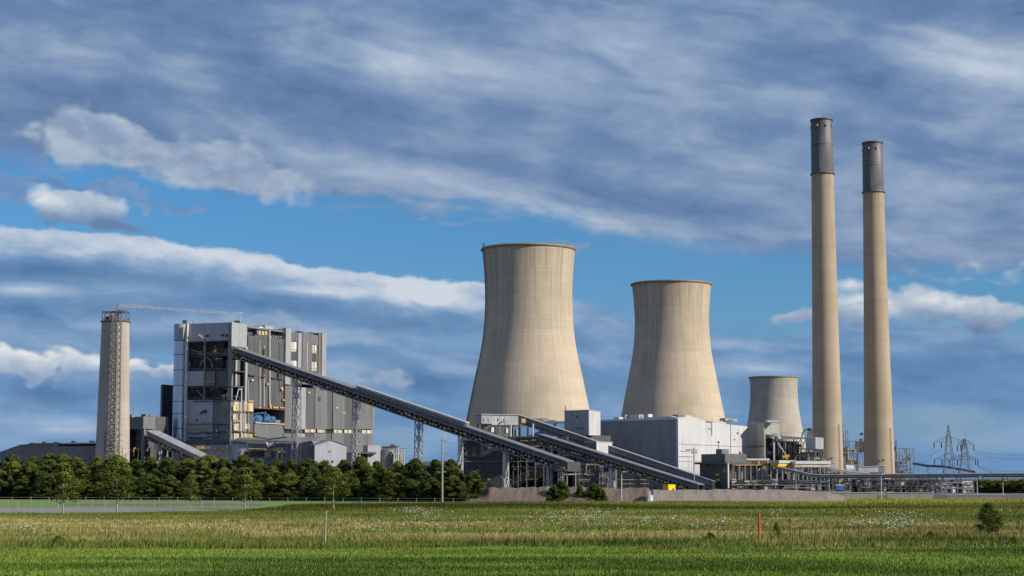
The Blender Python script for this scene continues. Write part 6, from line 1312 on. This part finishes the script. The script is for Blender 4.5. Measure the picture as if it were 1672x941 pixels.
# yellow box
f = Face(1082, 338, 1091, 336); t = thing('yellow_container', 'bright yellow equipment container on the stone bank below the lowest conveyor', 'container', (GX(1091, 337), 337, 0))
A, B, C = [Vector((GX(p, Y), Y)) for p, Y in ((1082.5, 338.5), (1091.5, 336), (1103, 338))]; Dd = A + C - B; zt_ = ZY(791.8, 336); zb = ZY(802.5, 336)
MB().prism([B, C, Dd, A], zb, zt_).build('body', M['brightyellow'], t); MB().prism([B + Vector((-.05, -.08)), C + Vector((.08, -.05)), Dd + Vector((0, .05)), A + Vector((-.08, 0))], zt_ + .002, zt_ + .07).build('lid', M['brightyellow'], t)
fb = Face(1091.5, 336, 1103, 338); mb = MB(); fb.pbox(mb, 1097.5, 797.5, 1100, 801, .01, .06); mb.build('hatch', M['steel_dk'], t); mb = MB(); fb.pbox(mb, 1084, 793, 1089, 801.5, .35, .4)
MB().prism([B, C, Dd, A], 0, zb).build('plinth', M['gravel'], t)
# fences by the road
def fence(label, pts, h, cols, mat='steel', rails=(.95, .5), group='road fences', r=.03, name='rail_fence'):
    q = [G(*p) for p in pts]; t = thing(name, label, 'fence', tuple(q[len(q) // 2]), group); mb = MB()
    for f_ in rails:
        mb = MB()
        for a, b_ in zip(q, q[1:]): mb.bar(a + Vector((0, 0, h * f_)), b_ + Vector((0, 0, h * f_)), r)
        mb.build('rail', M[mat], t)
    xs = [p[0] for p in pts]; ys = [p[1] for p in pts]
    for c in cols: a = G(c, float(np.interp(c, xs, ys))); MB().bar(a, a + Vector((0, 0, h * rnd(.9, 1.15))), .08).build('post', M[mat if random.random() < .7 else 'wood'], t)
fence('pale post-and-rail fence along the far side of the road at left', [(-80, 828.3), (150, 828.6), (420, 829.5)], .95, [-50, -20, 13, 29, 51, 67, 95, 128, 151, 172, 196, 220, 232, 252, 278, 307, 330, 350, 372, 389, 405])
fence('long low white rail at the foot of the hedge, reaching toward the utility pole', [(-80, 819.5), (300, 820), (600, 821.5), (835, 822.6)], .8, range(-70, 830, 30), 'steel', (.95, .45), r=.04)
fence('wire fence with thin posts in front of the foot of the coal house', [(760, 803.5), (900, 804), (1060, 804)], 1.5, range(765, 1060, 22), 'steel_md', (.95, .5), r=.05, name='wire_fence')
fence('thin yellow safety rail on the yard below the lowest conveyor gallery', [(940, 801), (1010, 801), (1060, 800.5)], 4.2, range(945, 1060, 12), 'ochre', (.98, .6), r=.10, name='safety_rail')
# vehicles and people-high bits on the yard, far right
def van(label, px, by, L_, H_, mat, flip=False, Y=None):
    q = G(px, by); t = thing('parked_van', label, 'van', tuple(q), 'vehicles on the yard'); s = -1 if flip else 1; y0, y1 = q.y - .9, q.y + .9
    pr = [(0, .35), (L_ * .78, .35), (L_, .4), (L_, H_ * .5), (L_ * .82, H_ * .58), (L_ * .70, H_), (0.05, H_)]
    mb = MB(); n = len(pr); mb.v = [(q.x + s * a, y0, z) for a, z in pr] + [(q.x + s * a, y1, z) for a, z in pr]; mb.face(list(range(n))); mb.face(list(range(n, 2 * n))[::-1])
    for i in range(n): j = (i + 1) % n; mb.face([i, n + i, n + j, j])
    mb.build('body', M[mat], t)
    for a in (.2, .8):
        for yy_ in (y0 - .02, y1 - .2): MB().tube((q.x + s * L_ * a, yy_, .38), (q.x + s * L_ * a, yy_ + .24, .38), .38, 14).build('wheel', M['black'], t)
    mb = MB(); xa, xb = sorted((q.x + s * L_ * .58, q.x + s * L_ * .72)); mb.box(xa, xb, y0 - .03, y0 - .005, H_ * .6, H_ * .88); mb.build('window', M['glass'], t)
    mb = MB(); mb.hexa([(q.x + s * L_ * .715, y0 + .15, H_ * .92), (q.x + s * L_ * .725, y0 + .15, H_ * .92), (q.x + s * L_ * .725, y1 - .15, H_ * .92), (q.x + s * L_ * .715, y1 - .15, H_ * .92), (q.x + s * L_ * .80, y0 + .15, H_ * .62), (q.x + s * L_ * .83, y0 + .15, H_ * .62), (q.x + s * L_ * .83, y1 - .15, H_ * .62), (q.x + s * L_ * .80, y1 - .15, H_ * .62)]); mb.build('windscreen', M['glass'], t)
M['paleblue'] = plain('pale_blue_paint', (.25, .42, .52), .1, .4)
van('white van on the yard at the far right, largest of the parked vehicles', 1602, 805.0, 5.4, 2.4, 'whitep'); van('pale blue van at the far right, between the white van and the picture edge', 1636, 804.6, 4.2, 1.7, 'paleblue')
van('small white van on the yard just right of the pylons', 1592, 803.2, 4.0, 1.6, 'rooflt', True); van('orange van nearest the right picture edge', 1655, 804.4, 3.8, 1.7, 'orange')
def drum(label, px, by, r, h, mat, n=1):
    q = G(px, by); t = thing('storage_drum', label, 'drum', tuple(q), 'drums on the yard'); MB().lathe(q.x, q.y, [(r, 0), (r, h * .48), (r * 1.05, h * .5), (r, h * .52), (r, h), (.02, h + .02)], 16).build('body', M[mat], t); MB().lathe(q.x, q.y, [(r * 1.04, h - .06), (r * 1.04, h + .04), (r * .9, h + .04)], 16).build('lid', M['steel_md'], t)
for px, lab, mt_ in ((1217, 'blue drum on the stone bank edge, left one of the pair', 'blue'), (1224, 'pale drum on the stone bank edge, right one of the pair', 'rooflt')):
    q = G(px, 818); drum(lab, px, 801.5, .8, 1.3, mt_)
for k in range(3):
    px = 1425 + k * 14; q = G(px, 809); t = thing('concrete_block', ['dark concrete block in the gap, left of the thin grey lamp post', 'dark concrete block in the gap, right of the thin grey lamp post', 'dark concrete block touching the shorter low wall'][k], 'block', tuple(q), 'concrete blocks in the gap'); MB().hexa([q + Vector(v) for v in ((-1.1, -.6, 0), (1.1, -.6, 0), (1.1, .6, 0), (-1.1, .6, 0), (-.95, -.4, .9), (.95, -.4, .9), (.95, .4, .9), (-.95, .4, .9))]).build('body', M['gravel_lt'], t); MB().bar(q + Vector((-.2, 0, .88)), q + Vector((.2, 0, 1.05)), .1).build('lifting_loop', M['steel_dk'], t)
t = thing('blue_generator', 'blue and white generator unit among the frames at the foot of the taller chimney', 'generator', (GX(1369, 640), 640, 0)); x0 = GX(1364, 640)
MB().box(x0, x0 + 2.8, 638, 640, .3, 2.0).build('body', M['blue'], t); MB().box(x0 - .1, x0 + 2.9, 637.9, 640.1, 2.01, 2.3).build('canopy', M['whitep'], t); MB().box(x0 + .2, x0 + 2.6, 638.2, 639.8, 0, .29).build('skid', M['steel_dk'], t)
